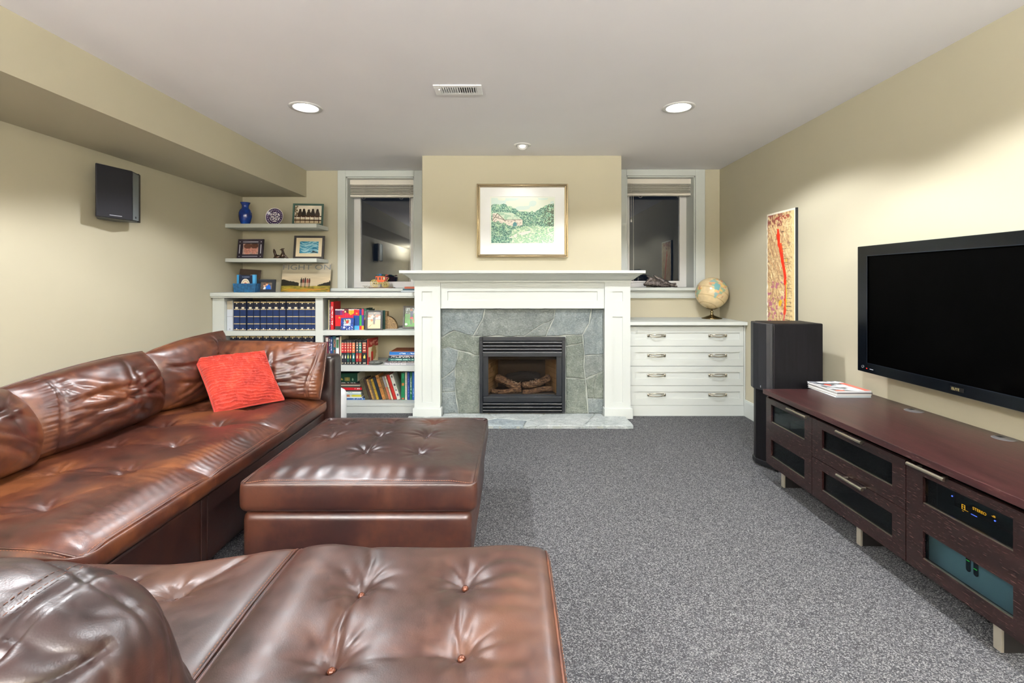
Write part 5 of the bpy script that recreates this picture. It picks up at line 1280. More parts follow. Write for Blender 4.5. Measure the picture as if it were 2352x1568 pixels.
part('base', MB().box(-2.80, -1.312, 1.41, 3.30, .045, .342), LEATHER_SHADE, so, bevel=.012, seg=3)
part('base_seam', MB().tube([(-1.311, 1.98, .05), (-1.3105, 1.98, .335)], .003, 6).tube([(-1.311, 2.02, .05), (-1.3105, 2.02, .335)], .003, 6), LEATHER_SHADE, so)
for x, y in ((-1.40, 1.50), (-1.40, 3.32), (-2.70, 1.50), (-2.70, 3.32)): part('foot', MB().box(x - .03, x + .03, y - .03, y + .03, 0, .046), mat('#17100e', .5), so)
part('back_frame', Soft((-2.84, 1.40, .045), (-2.50, 3.42, .66), .05).mesh(.05), LEATHER_SHADE, so, smooth=True)
part('arm', Soft((-2.84, 3.275, .05), (-1.248, 3.445, .735), .028, lambda q, n: q + n * (.004 * (vnoise(q[..., 0] * 3, q[..., 2] * 3, 0, 3) - .5))[..., None]).mesh(.022), LEATHER_SHADE, so, smooth=True)

def cushion(name, c00, c10, c11, c01, T, seed, parent, n=150, m=100, m_=LEATHER, label=None, amp=.006, sc=(4, 4, 9), pin=-.085, ex=.40, seams=(), nf=16, srcs=None, fk=1.0):
    W = math.dist(c00, c10); Hh = math.dist(c00, c01)
    srcs = srcs or [(-.85, -.7, 15, 35), (.85, -.7, 145, 165), (-.9, .7, -40, -15), (.9, .7, 195, 220), (-.9, 0, -10, 10), (.9, 0, 170, 190)]
    fs = fold_set(seed, nf, W, Hh, srcs)
    def wr(P, u, v):
        w_ = wrinkle(P, seed, amp, sc) + .016 * (fbm(P[..., 0] * 4, P[..., 1] * 4, P[..., 2] * 4, seed + 9) - .5)
        w_ = w_ + fk * folds(u * W / 2, v * Hh / 2, fs)
        for us in seams:
            d = u * W / 2 - us * W / 2 - .02 * np.sin(v * 2.2)
            w_ = w_ - .010 * np.exp(-np.abs(np.abs(d) - .006) / .004) + .004 * np.exp(-((np.abs(d) - .035) / .025) ** 2) * (np.abs(np.sin(v * 26 + 3 * vnoise(v * 8, d * 9, 0, seed))) - .4)
        return w_
    (V, Fs), rim, nn = patch(c00, c10, c11, c01, T, n, m, ex=ex, pin=pin, wr=wr, seed=seed, sag=.25)
    o = part(name, (V, Fs), m_, parent, smooth=True, label=label)
    part('piping', MB().tube([tuple(p) for p in rim], .0042, 7, closed=True), m_, o, smooth=True)
    return o, rim, nn
cushion('back_cushion', (-2.09, 1.18, .47), (-2.07, 2.03, .47), (-2.17, 2.00, .80), (-2.20, 1.18, .85), .20, 11, so, nf=14, sc=(3.2, 3.2, 5))
o, rim, nn = cushion('back_cushion', (-2.12, 2.00, .47), (-2.14, 2.84, .47), (-2.16, 2.74, .85), (-2.19, 2.00, .80), .175, 23, so, seams=(-.66,), sc=(3, 3, 7), nf=20, fk=1.2, amp=.003, srcs=[(-.62, .6, -38, -14), (-.62, .1, -22, 0), (-.62, -.5, -4, 16), (.88, -.6, 148, 170), (.88, .3, 180, 200), (.4, .9, 215, 250)])
cushion('back_cushion', (-2.13, 2.80, .48), (-2.11, 3.34, .48), (-2.07, 3.36, .905), (-2.13, 2.72, .84), .165, 37, so, seams=(.35,), sc=(4, 4, 9), nf=16, fk=1.1, amp=.004)
o, rim, nn = cushion('end_cushion', (-1.98, 3.14, .49), (-1.285, 3.14, .475), (-1.275, 3.235, .835), (-2.02, 3.22, .855), .125, 51, so, sc=(9, 5, 3.4), amp=.004, ex=.34, pin=-.01, nf=18, seams=(.86,), fk=.8, srcs=[(.80, .7, 185, 212), (.80, -.6, 160, 185), (.8, 0, 172, 192), (-.85, .8, -50, -25), (.1, .9, 240, 275)])
# orange red pillow
def m_plush():
    m, nt, b = new_mat('coral_plush'); v = coords(nt); n = noise(nt, v, 9, 3, .6)
    nt.links.new(ramp(nt, n, [(.3, '#881b0f'), (.55, '#a82c1a'), (.75, '#bc452e')]), b.inputs['Base Color']); b.inputs['Roughness'].default_value = .75
    b.inputs['Sheen Weight'].default_value = .25; b.inputs['Sheen Roughness'].default_value = .4
    bump(nt, b, noise(nt, v, 260, 3, .7), .5, .003); return m
PLUSH = m_plush()
def wr_p(P, u, v):
    ph = v * 66 + u * 8 + 7.0 * vnoise(u * 3, v * 4, 0, 3) + 2.2 * vnoise(u * 9, v * 9, 0, 6)
    brk = vnoise(u * 16 + np.floor(ph / (2 * PI)) * 7.3, v * 3, 0, 5)
    return .0085 * (1 - 1.6 * np.abs(np.sin(ph / 2)) ** .8) * smooth01(brk * 2.4 - .2) + .002 * (vnoise(u * 60, v * 60) - .5)
(V, Fs), rim, nn = patch((-1.755, 2.775, .480), (-1.475, 3.035, .495), (-1.615, 3.055, .805), (-2.005, 2.965, .772), .070, 260, 200, ex=.42, pin=.035, wr=wr_p)
rp = thing('throw_pillow', 'coral red ribbed plush throw pillow leaning on the leather end cushion', 'pillow', (-1.62, 2.9, .48))
part('pillow_cover', (V, Fs), PLUSH, rp, smooth=True)
part('edge_trim', MB().tube([tuple(p) for p in rim], .006, 7, closed=True), PLUSH, rp, smooth=True)

# ottoman
ot = thing('ottoman', 'square brown leather storage ottoman with tufted lid in front of the sofa', 'ottoman', (-.645, 2.42, 0))
O_T = [(-.955, 2.70), (-.694, 2.71), (-.452, 2.71), (-.945, 2.465), (-.694, 2.465), (-.448, 2.47), (-.694, 2.235), (-.44, 2.235)]
def ott_disp(q, n):
    top = smooth01((n[..., 2] - .3) / .6); x, y = q[..., 0], q[..., 1]
    f = -.016 * (smooth01((np.abs(x + .645) - .38) / .11) + smooth01((np.abs(y - 2.42) - .34) / .13)) + .026 * np.cos(np.clip((x + .645) / .49, -1, 1) * PI / 2) * np.cos(np.clip((y - 2.42) / .47, -1, 1) * PI / 2)
    f = f + tuft_field(x, y, O_T, .026, .040, .0035, grooves=[(-.694, 2.235, -.694, 2.465, .006, .010), (-.452, 2.235, -.452, 2.71, .005, .010), (-.694, 2.465, -.448, 2.47, .004, .010)])
    f = f + .0020 * np.exp(-((y - 2.03) / .05) ** 2) * np.sin(x * 70 + 4 * vnoise(x * 5, y * 5)) + .008 * (fbm(x * 3, y * 3, 0, 6) - .5)
    q = q.copy(); q[..., 2] += top * f
    q[..., :2] += n[..., :2] * (.006 * (1 - top))[..., None] * np.cos((q[..., 2:3] - .36) / .05)
    return q
lid = Soft((-1.137, 1.948, .294), (-.150, 2.890, .440), .030, ott_disp)
ld = part('lid', lid.mesh(.0085), LEATHER_OT, ot, smooth=True)
def rrect(x0, x1, y0, y1, r, z, n=10, k=30):
    pts = []
    for (cx, cy, a0) in ((x1 - r, y0 + r, -PI / 2), (x1 - r, y1 - r, 0), (x0 + r, y1 - r, PI / 2), (x0 + r, y0 + r, PI)):
        for i in range(n): a = a0 + PI / 2 * i / (n - 1); pts.append((cx + r * math.cos(a), cy + r * math.sin(a), z))
    out = []
    for i in range(len(pts)):
        a, b = np.array(pts[i]), np.array(pts[(i + 1) % len(pts)]); L = np.linalg.norm(b - a); m_ = max(1, int(L / .03))
        out += [tuple(a + (b - a) * j / m_) for j in range(m_)]
    return out
def soft_rim(S, inset=0.0):
    x0, y0 = S.lo[:2]; x1, y1 = S.hi[:2]; p = []
    n = 40
    for i in range(n): p.append((x0 + (x1 - x0) * i / n, y0))
    for i in range(n): p.append((x1, y0 + (y1 - y0) * i / n))
    for i in range(n): p.append((x1 - (x1 - x0) * i / n, y1))
    for i in range(n): p.append((x0, y1 - (y1 - y0) * i / n))
    return [tuple(q) for q in S.surf(np.array([(a, b, S.hi[2]) for a, b in p]))]
path = soft_rim(lid); part('seam', MB().tube(path, .0036, 8, closed=True), LEATHER_OT, ld, smooth=True)
front = path[:41]; right = path[40:81]
mbs = stitches([(p[0], p[1] - .0015, p[2]) for p in front], np.array([0, -.7, .7]), .009); stitches([(p[0], p[1], p[2] + .001) for p in front], np.array([0, -.5, .8]), -.009, mb=mbs)
stitches([(p[0] + .001, p[1], p[2]) for p in right], np.array([.7, 0, .7]), .008, mb=mbs)
part('stitching', mbs, THREAD, ld, stuff=True)
for tx, ty in O_T:
    p = lid.surf(np.array([(tx + .008, ty, .440), (tx - .008, ty, .440)])).mean(0) - np.array([0, 0, .002]); part('button', MB().lathe([(0, .006), (.006, .005), (.009, 0), (.006, -.004), (0, -.004)], tuple(p + np.array([0, 0, .001])), 12), LEATHER_SHADE, ld, smooth=True)
part('storage_box', Soft((-1.128, 1.960, .045), (-.170, 2.882, .288), .018, lambda q, n: q + n * (.005 * (fbm(q[..., 0] * 3, q[..., 1] * 3, q[..., 2] * 3, 3) - .5))[..., None]).mesh(.03), LEATHER_OT, ot, smooth=True)
for x, y in ((-1.07, 2.03), (-.23, 2.03), (-1.07, 2.82), (-.23, 2.82)): part('foot', MB().box(x - .025, x + .025, y - .025, y + .025, 0, .046), mat('#17100e', .5), ot)

# chaise section in the foreground
ch = thing('chaise_section', 'wide brown leather tufted chaise section in the foreground with loose back cushion', 'sofa section', (-1.1, 1.0, 0))
C_T = [(-.405, 1.262), (-.128, 1.282), (-.392, 1.018), (-.112, 1.042), (-.885, 1.262), (-.90, 1.03)]
GR = [(-.405, 1.262, -.392, 1.018, .012, .010), (-.128, 1.282, -.112, 1.042, .009, .009), (-.405, 1.262, -.435, 1.44, .007, .009), (-.392, 1.018, -.112, 1.042, .005, .018), (-.392, 1.018, -.43, .80, .006, .01),
      (-.885, 1.262, -.79, 1.43, .008, .010), (-.885, 1.262, -.97, 1.14, .007, .010), (-1.06, 1.28, -1.02, 1.37, .008, .009)]
def ch_disp(q, n):
    top = smooth01((n[..., 2] - .2) / .6); x, y = q[..., 0], q[..., 1]
    q = q.copy()
    f = .014 * np.cos(np.clip((y - 1.12) / .40, -1, 1) * PI / 2)
    f = f + .010 * np.exp(-((x + .02) / .10) ** 2)
    f = f + tuft_field(x, y, C_T, .040, .048, .0030, GR)
    sx = -.655 + .02 * (1.46 - y); f = f - .012 * np.exp(-np.abs(x - sx) / .016) + .010 * np.exp(-((x - sx - .10) / .07) ** 2)
    w = np.exp(-((x + .01) / .05) ** 2) * (x < .09); f = f + w * .0022 * np.sin(y * 95 + 5 * vnoise(x * 9, y * 6))
    f = f + .009 * (fbm(x * 2.5, y * 2.5, 0, 14) - .5)
    q[..., 2] += top * f
    far = smooth01((y - 1.15) / .25); q[..., 1] -= far * .082 * smooth01((-.62 - x) / .40)
    q[..., 1] += np.clip(n[..., 1], 0, 1) * .008 * (vnoise(x * 6, q[..., 2] * 4) - .3)
    return q
cs = Soft((-2.80, .50, .30), (.118, 1.468, .440), .045, ch_disp)
sc_ = part('seat_cushion', cs.mesh(.0085), LEATHER_CH, ch, smooth=True)
sp = [(-.655 + .02 * (1.46 - y), y, .440) for y in np.linspace(.55, 1.468, 90)] + [(-.655, 1.468, z) for z in np.linspace(.43, .34, 10)]
s1_ = [tuple(p + np.array([-.0062, 0, .0035])) for p in cs.surf(np.array(sp))]; s2_ = [tuple(p + np.array([.0062, 0, .0035])) for p in cs.surf(np.array(sp))]
part('seam', MB().tube(s1_, .0042, 8), LEATHER, sc_, smooth=True); part('seam', MB().tube(s2_, .0042, 8), LEATHER, sc_, smooth=True)
mbs = stitches([(a[0], a[1], a[2] + .002) for a in s1_], np.array([0, 0, 1.]), -.007, L=.006); stitches([(a[0], a[1], a[2] + .002) for a in s2_], np.array([0, 0, 1.]), .007, L=.006, mb=mbs)
e = cs.surf(np.array([(.118, y, .440) for y in np.linspace(.55, 1.468, 60)])); part('edge_seam', MB().tube([tuple(p + np.array([.001, 0, .001])) for p in e], .0034, 8), LEATHER, sc_, smooth=True)
stitches([tuple(p + np.array([.001, 0, .001])) for p in e], np.array([.7, 0, .7]), .009, mb=mbs)
part('stitching', mbs, THREAD, sc_, stuff=True)
for tx, ty in C_T[:5]:
    p = cs.surf(np.array([(tx + .009, ty, .440), (tx - .009, ty, .440)])).mean(0); part('button', MB().lathe([(0, .0075), (.005, .0065), (.0088, .003), (.0095, -.001), (.008, -.006), (0, -.006)], tuple(p + np.array([0, 0, .003])), 18), mat('#5e3524', .25, .3), sc_, smooth=True)
part('base', MB().box(-2.78, .085, .53, 1.37, .045, .30), LEATHER_SHADE, ch, bevel=.012)
part('base', MB().box(-.70, .085, 1.37, 1.435, .045, .30), LEATHER_SHADE, ch, bevel=.012)
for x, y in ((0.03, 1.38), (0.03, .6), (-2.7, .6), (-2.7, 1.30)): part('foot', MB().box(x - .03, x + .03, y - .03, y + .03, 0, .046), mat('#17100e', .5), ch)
part('back_frame', Soft((-2.80, .36, .05), (-.78, .56, .56), .04).mesh(.04), LEATHER_SHADE, ch, smooth=True)
BF = fold_set(5, 40, 1.0, .5, [(.9, .2, 150, 215), (.9, -.4, 140, 205), (.6, .9, 215, 320), (.2, .3, 160, 260), (.8, .8, 185, 250)])
def bk_disp(q, n):
    a, b = q[..., 0] + 1.10, (q[..., 2] - .62) + (q[..., 1] - .64) * .9
    d = .012 * (fbm(q[..., 0] * 5, q[..., 1] * 5, q[..., 2] * 5, 31) - .5) + 1.9 * folds(a, b, BF) + wrinkle(q, 77, .005, (9, 9, 9))
    for sx, k in ((-.73, 1), (-1.02, 1)):
        e_ = q[..., 0] - sx - .03 * np.sin(b * 6); d = d - .010 * np.exp(-np.abs(np.abs(e_) - .005) / .0035)
    e_ = n[..., 2] - .52; d = d - .009 * np.exp(-np.abs(e_) / .05) * (n[..., 1] < 0)
    q = q + n * d[..., None]; q[..., 0] += np.clip(.80 - q[..., 2], 0, .5) * .20 * smooth01((q[..., 0] + 1.0) / .3)
    q[..., 1] += (q[..., 2] - .45) * -.12; q[..., 2] -= .03 * smooth01((q[..., 0] + .85) / .25)
    return q
BK = Soft((-1.60, .62, .40), (-.600, .905, .800), .125, bk_disp)
o = part('back_cushion', BK.mesh(.0065), LEATHER_SHADE, ch, smooth=True)
mbs = MB()
for sx in (-.73,):
    pts = [(sx, .62, z) for z in np.linspace(.45, .80, 40)] + [(sx, y, .80) for y in np.linspace(.625, .905, 40)]
    pth = BK.surf(np.array(pts)); nrm_ = np.array([0, -.6, .8])
    stitches([tuple(p + np.array([0, -.001, .0015])) for p in pth], nrm_, .010, mb=mbs); stitches([tuple(p + np.array([0, -.001, .0015])) for p in pth], nrm_, -.010, mb=mbs)
part('stitching', mbs, mat('#4a2c20', .7), o, stuff=True)

# white drum between the sofa arm and the bookcase
dx, dy = -1.44, 3.70
dr = thing('waste_bin', 'smooth white round bin behind the sofa arm, in front of the bookcase', 'bin', (dx, dy, 0))
part('bin_body', MB().lathe([(0, 0), (.118, 0), (.128, .01), (.130, .37), (.118, .395), (.09, .412), (.05, .420), (0, .422)], (dx, dy, 0), 48), mat('#e8eaec', .35), dr, smooth=True)
# ================================================================== right side of the room
# media console
mc_ = thing('media_console', 'long low dark espresso wood media console with smoked glass doors along the right wall', 'console', (1.9, 2.2, 0))
FXc, FB_ = 1.610, 1.632; CZ0, CZ1 = .112, .545; YE0, YE1 = 1.435, 2.975
part('console_top', MB().box(1.596, XR - .004, YE0 - .01, YE1 + .012, .547, .576), WOOD_SHEEN, mc_, bevel=.002)
part('carcass_bottom', MB().box(FB_, XR - .01, YE0, YE1, CZ0, CZ0 + .02), WOOD, mc_)
part('back_panel', MB().box(XR - .03, XR - .012, YE0, YE1, CZ0 + .02, .547), mat('#12100f', .7), mc_)
ys = [YE1, 2.519, 1.918, YE0]
for i, y in enumerate(ys):
    a = y if i else y; part('partition' if 0 < i < 3 else 'side_panel', MB().box(FB_ if 0 < i < 3 else FXc + .006, XR - .012, y - (.018 if i < 3 else 0), y + (.0 if i == 0 else .0) + (.018 if i == 3 else .0 if i == 0 else .0), CZ0 + .02 if 0 < i < 3 else CZ0, .534 if not 0 < i < 3 else .547), WOOD, mc_)
part('shelf', MB().box(FB_ + .03, XR - .03, YE0 + .018, 1.90, .325, .340), WOOD, mc_); part('shelf', MB().box(FB_ + .03, XR - .03, 2.519, YE1 - .018, .325, .340), WOOD, mc_)
part('shadow_gap_rail', MB().box(FB_, FB_ + .02, YE0, YE1, .532, .547), mat('#120b0a', .5), mc_)  # recessed strip coloured dark for the shadow gap under the top
GLZ = SMOKE
def front(name, y0, y1, z0, z1, wins, handle):
    mb = MB(); mb.cells(y0, y1, z0, z1, wins, lambda a, b, c, d: mb.box(FXc, FB_, a, b, c, d))
    o = part(name, mb, WOOD, mc_)
    for a, b, c, d in wins:
        part('glass_pane', MB().box(FXc + .010, FXc + .014, a - .004 + .004, b, c, d), GLZ, o)
        part('glazing_strip', MB().box(FXc + .003, FXc + .010, a, b, c, c + .0035), NICKEL, o)
    a, b, z = handle; h = MB().tube([(FXc - .030, a, z), (FXc - .030, b, z)], .0072, 14)
    part('handle', h, NICKEL, o, smooth=False)
    for t_ in (.2, .88): part('handle_post', MB().tube([(FXc - .030, a + (b - a) * t_, z), (FXc, a + (b - a) * t_, z)], .0048, 10), NICKEL, o)
    return o
front('door', 2.521, YE1 - .002, CZ0 + .002, .528, [(2.584, 2.917, .386, .495), (2.584, 2.917, .172, .278)], (2.70, 2.523, .528))
front('drawer', 1.921, 2.517, .324, .528, [(1.988, 2.438, .390, .489)], (2.289, 2.124, .528))
front('drawer', 1.921, 2.517, CZ0 + .002, .321, [(1.988, 2.438, .173, .276)], (2.285, 2.118, .318))
front('door', YE0 + .002, 1.916, CZ0 + .002, .528, [(1.508, 1.84, .390, .495), (1.508, 1.84, .172, .280)], (1.877, 1.716, .532))
for y in (2.877, 2.246, 1.604): part('foot', MB().box(1.658, 1.668, y - .014, y + .014, 0, CZ0), mat('#a8a294', .35, .35), mc_, bevel=.0015); 
for y in (2.877, 2.246, 1.604): part('foot_runner', MB().box(1.668, 2.12, y - .014, y + .014, 0, CZ0), mat('#171413', .5), mc_)
for (gx, gy) in ((2.125, 2.48), (2.14, 2.04)):
    o = part('cable_grommet', MB().lathe([(.0, .5785), (.036, .5785), (.040, .5775), (.042, .5762)], (gx, gy, 0), 32), mat('#5c5a5c', .4), mc_)
    part('cable_slot', MB().box(gx - .012, gx + .012, gy + .006, gy + .030, .5783, .5789), mat('#0a0a0a', .7), o)
# devices inside
AMBER = mat('#000000', .5, emit='#ffa21a', es=1.6); BLUE = mat('#000000', .5, emit='#5a6cff', es=3.0); GREEN = mat('#000000', .5, emit='#2fc23a', es=1.2)
def facex(x, y, z, s_=1): return Matrix(((0, 0, -1, x), (-1, 0, 0, y), (0, 1, 0, z), (0, 0, 0, 1)))
av = thing('receiver', 'black receiver with amber STEREO display behind the upper glass of the nearest console door', 'receiver', (1.80, 1.67, .340))
part('receiver_body', MB().box(1.70, 2.05, 1.46, 1.88, .342, .50), mat('#07080a', .35), av, bevel=.004)
part('display_window', MB().box(1.697, 1.70, 1.52, 1.80, .40, .49), mat('#020203', .15), av)
xf = 1.6955
text('STEREO', .0145, AMBER, av, facex(xf, 1.728, .420), name='display_lettering')
text('-dB', .010, AMBER, av, facex(xf, 1.660, .428), name='display_lettering')
part('display_symbol', MB().box(xf, xf + .001, 1.757, 1.759, .402, .420).box(xf, xf + .001, 1.768, 1.770, .402, .420).box(xf, xf + .001, 1.757, 1.770, .4185, .420).box(xf, xf + .001, 1.757, 1.770, .411, .412).box(xf, xf + .001, 1.745, 1.770, .402, .403).box(xf, xf + .001, 1.762, 1.768, .395, .3965), AMBER, av)
for y, z in ((1.808, .432), (1.648, .418)): part('indicator_light', MB().lathe([(0, -.001), (.0025, -.001), (.0025, .001), (0, .001)], (xf, y, z), 10, M=Matrix.Rotation(PI / 2, 4, 'Y')), BLUE, av)
part('indicator_bar', MB().box(xf, xf + .001, 1.712, 1.734, .399, .4008), BLUE, av)
am = thing('amplifier', 'silver power amplifier with two oval meter windows behind the lowest nearest glass', 'amplifier', (1.8, 1.67, .132))
part('amplifier_body', MB().box(1.672, 2.05, 1.45, 1.885, .134, .310), mat('#858d92', .4, .2), am, bevel=.004)
for i, y in enumerate((1.718, 1.690)):
    n = 12; r_ = .0085; pl_ = [(y + r_ * math.cos(a), .268 + r_ * math.sin(a)) for a in np.linspace(0, PI, n)] + [(y + r_ * math.cos(a), .205 + r_ * math.sin(a)) for a in np.linspace(PI, 2 * PI, n)]
    o = part('meter_window', MB().prism(pl_, 'x', 1.669, 1.672), mat('#0b1420', .2), am, bevel=.0008)
    part('meter_needle', MB().box(1.668, 1.669, y - .006, y + .006, .236 - .015 * i, .238 - .015 * i), GREEN, o)
    if i == 0: part('meter_lamp', MB().box(1.668, 1.669, y - .002, y + .002, .258, .262), BLUE, o)
mp = thing('media_player', 'small black box with a blue light behind the far upper console glass', 'media player', (1.85, 2.75, .34))
part('player_body', MB().box(1.72, 2.02, 2.56, 2.90, .342, .40), mat('#0b0c0e', .3), mp, bevel=.003)
part('power_light', MB().box(1.717, 1.72, 2.720, 2.732, .372, .386), BLUE, mp); part('display_segment', MB().box(1.717, 1.72, 2.60, 2.606, .37, .378).box(1.717, 1.72, 2.612, 2.618, .37, .378).box(1.717, 1.72, 2.625, 2.64, .37, .377), mat('#000000', .5, emit='#c9b040', es=.8), mp)
# magazines
MY = [(.0, .013, '#b9c4cc', 'white magazine with blue photo spine at the bottom of the stack on the console', -.02, 0, .008), (.0133, .0105, '#d9dadc', 'white magazine with pink mark second in the stack on the console', .015, .004, 0), (.0241, .007, '#59565a', 'grey magazine third in the stack on the console', -.03, -.004, -.003), (.0314, .009, '#c9cbd0', 'glossy magazine with grey and red cover on top of the stack on the console', .05, .002, -.004)]
def im_mag(u, v):
    n = fbm(u * 5 + v * 4, v * 7, 0, 3, 3); img = np.ones(u.shape + (3,)) * C('#a9adb2'); img = put(img, n > .55, '#e4e6e8'); img = put(img, n < .42, '#5d6167')
    img = put(img, (u > .80) & (v < .8), '#dc6a5c'); img = put(img, (v < .10) & (u < .25), '#e0705a'); return put(img, (np.hypot(u - .3, v - .62) < .09), '#c9493c')
# corners read on the console top: left front, right front
zc_ = .5765
A_ = at(1922, 914, .682 * F / (914 - 647)); B_ = at(2022, 914, .682 * F / (914 - 647)); C_ = at(1864, 898, .682 * F / (898 - 647))
base_a = Vector((A_.x, A_.y, 0)); eu = (Vector((B_.x, B_.y, 0)) - base_a).normalized(); ev = (Vector((C_.x, C_.y, 0)) - base_a); ev = ev.normalized()
for z, h, c, lab, yaw, ox, oy in MY:
    o = thing('magazine', lab, 'magazine', (A_.x + ox * 0 + .0, A_.y + oy, zc_ + z), (0, 0, math.atan2(eu.y, eu.x) + yaw * .6), 'stack of magazines on the console', wc=False)
    W_, D_ = .205, .270
    sl = Vector((ev.x, ev.y)); ang = math.atan2(eu.y, eu.x); lx_ = sl.x * math.cos(-ang) - sl.y * math.sin(-ang); ly_ = sl.x * math.sin(-ang) + sl.y * math.cos(-ang)
    part('pages', MB().prism([(.002, .001), (W_, .001), (W_ + lx_ * 0 - .0, D_ * .98), (.002, D_ * .98)], 'z', .0006, h - .0006), mat('#e2e2de', .7), o)
    part('cover', MB().box(0, W_ + .001, 0, D_, h - .0006, h).box(0, W_ + .001, 0, D_, 0, .0006).box(0, W_, -.0004, .0004, 0, h), mat(c, .3), o)
    if 'top' in lab: picture('cover_print', im_mag, o, (0, 0, h + .0003), (W_, 0, 0), (0, D_, 0), 70, 90, rough=.25)

# television
TX = 2.05; ty1, ty0 = 2.783, 1.55; tz0, tz1 = .735, 1.463
tv = thing('television', 'large black flat screen television mounted on the right wall above the console', 'television', (2.1, 2.17, tz0))
BZ = mat('#05080d', .2, 0, .28); 
sy0, sy1, sz0_, sz1_ = ty0 + .075, ty1 - .075, tz0 + .055, tz1 - .058
mb = MB(); mb.cells(ty0, ty1, tz0, tz1, [(sy0, sy1, sz0_, sz1_)], lambda a, b, c, d: mb.box(TX, TX + .03, a, b, c, d)); part('bezel', mb, BZ, tv)
part('screen', MB().box(TX + .006, TX + .010, sy0 - .002, sy1 + .002, sz0_ - .002, sz1_ + .002), mat('#000000', .5, 0, .03), tv)
mb = MB(); mb.cells(sy0 - .003, sy1 + .003, sz0_ - .003, sz1_ + .003, [(sy0, sy1, sz0_, sz1_)], lambda a, b, c, d: mb.box(TX - .0006, TX + .006, a, b, c, d)); part('screen_trim', mb, mat('#3a4250', .2, .8), tv)
part('housing', MB().box(TX + .03, TX + .075, ty0 + .015, ty1 - .015, tz0 + .015, tz1 - .015), mat('#0c0d10', .4), tv, bevel=.01)
mb = MB(); mb.cells(ty0 - .002, ty1 + .002, tz0 - .002, tz1 + .002, [(ty0, ty1, tz0, tz1)], lambda a, b, c, d: mb.box(TX + .004, TX + .032, a, b, c, d)); part('outer_trim', mb, mat('#8a929c', .25, .9), tv)
part('wall_mount', MB().box(TX + .075, XR - .001, 1.95, 2.35, .95, 1.25), mat('#1a1b1d', .5), tv)
part('name_plate', MB().box(TX - .001, TX, 2.128, 2.195, tz0 + .0165, tz0 + .037), mat('#0a0a0c', .3), tv)
text('ELITE', .0165, mat('#d9c88e', .3, .6), tv, facex(TX - .0014, 2.188, tz0 + .0205), name='lettering', sx=1.0)
part('power_button', MB().lathe([(.006, -.001), (.006, .001), (.0085, .001), (.0085, -.001), (.006, -.001)], (TX - .001, 2.742, tz0 + .028), 24, cap=False, M=Matrix.Rotation(PI / 2, 4, 'Y')), mat('#c9d0da', .25, .8), tv)
part('standby_light', MB().box(TX - .001, TX, 2.708, 2.716, tz0 + .020, tz0 + .024), mat('#300000', .5, emit='#ff2a1a', es=2.0), tv)
part('badge_print', MB().box(TX - .0008, TX, 2.664, 2.690, tz0 + .0205, tz0 + .0235), mat('#b9bcc4', .4), tv)

# tower loudspeaker
sp_ = thing('tower_speaker', 'tall black wooden tower loudspeaker at the far end of the media console', 'speaker', (1.88, 3.21, 0))
m_, nt_, b_ = new_mat('black_ash'); n_ = noise(nt_, coords(nt_, (60, 60, 4)), 1.0, 3, .6); nt_.links.new(ramp(nt_, n_, [(.35, '#050507'), (.7, '#0f0e12')]), b_.inputs['Base Color']); b_.inputs['Roughness'].default_value = .5; b_.inputs['Specular IOR Level'].default_value = .2; bump(nt_, b_, n_, .15, .001); ASH = m_
GRL = mat('#0f1116', .5, name='speaker_front')
def sp_poly(ins=0.0): return [(2.056 - ins, 3.100 + ins), (2.056 - ins, 3.345 - ins), (1.725, 3.345 - ins), (1.725, 3.100 + ins)]
part('upper_cabinet', MB().prism(sp_poly(), 'z', .535, .981), ASH, sp_, bevel=.008, seg=3)
part('front_baffle', MB().prism([(1.726, 3.101), (1.726, 3.344), (1.700, 3.342), (1.664, 3.270), (1.652, 3.215), (1.662, 3.165), (1.690, 3.118), (1.708, 3.104)], 'z', .530, .979), GRL, sp_, bevel=.005)
part('lower_cabinet', MB().prism([(2.045, 3.112), (2.045, 3.335), (1.735, 3.335), (1.700, 3.30), (1.682, 3.24), (1.735, 3.112)], 'z', .045, .533), ASH, sp_, bevel=.003)
part('plinth', MB().prism([(2.06, 3.098), (2.06, 3.35), (1.73, 3.35), (1.690, 3.30), (1.675, 3.23), (1.745, 3.098)], 'z', .012, .045), mat('#0f1013', .4), sp_, bevel=.003)
for x, y in ((1.76, 3.12), (2.03, 3.12), (2.03, 3.33), (1.73, 3.31)): part('foot', MB().lathe([(0, 0), (.012, 0), (.016, .006), (.016, .012), (0, .012)], (x, y, 0), 16), mat('#1c1d20', .3, .6), sp_)
part('badge', MB().box(1.668, 1.672, 3.150, 3.162, .548, .562), mat('#c9ccd4', .3, .8), sp_)

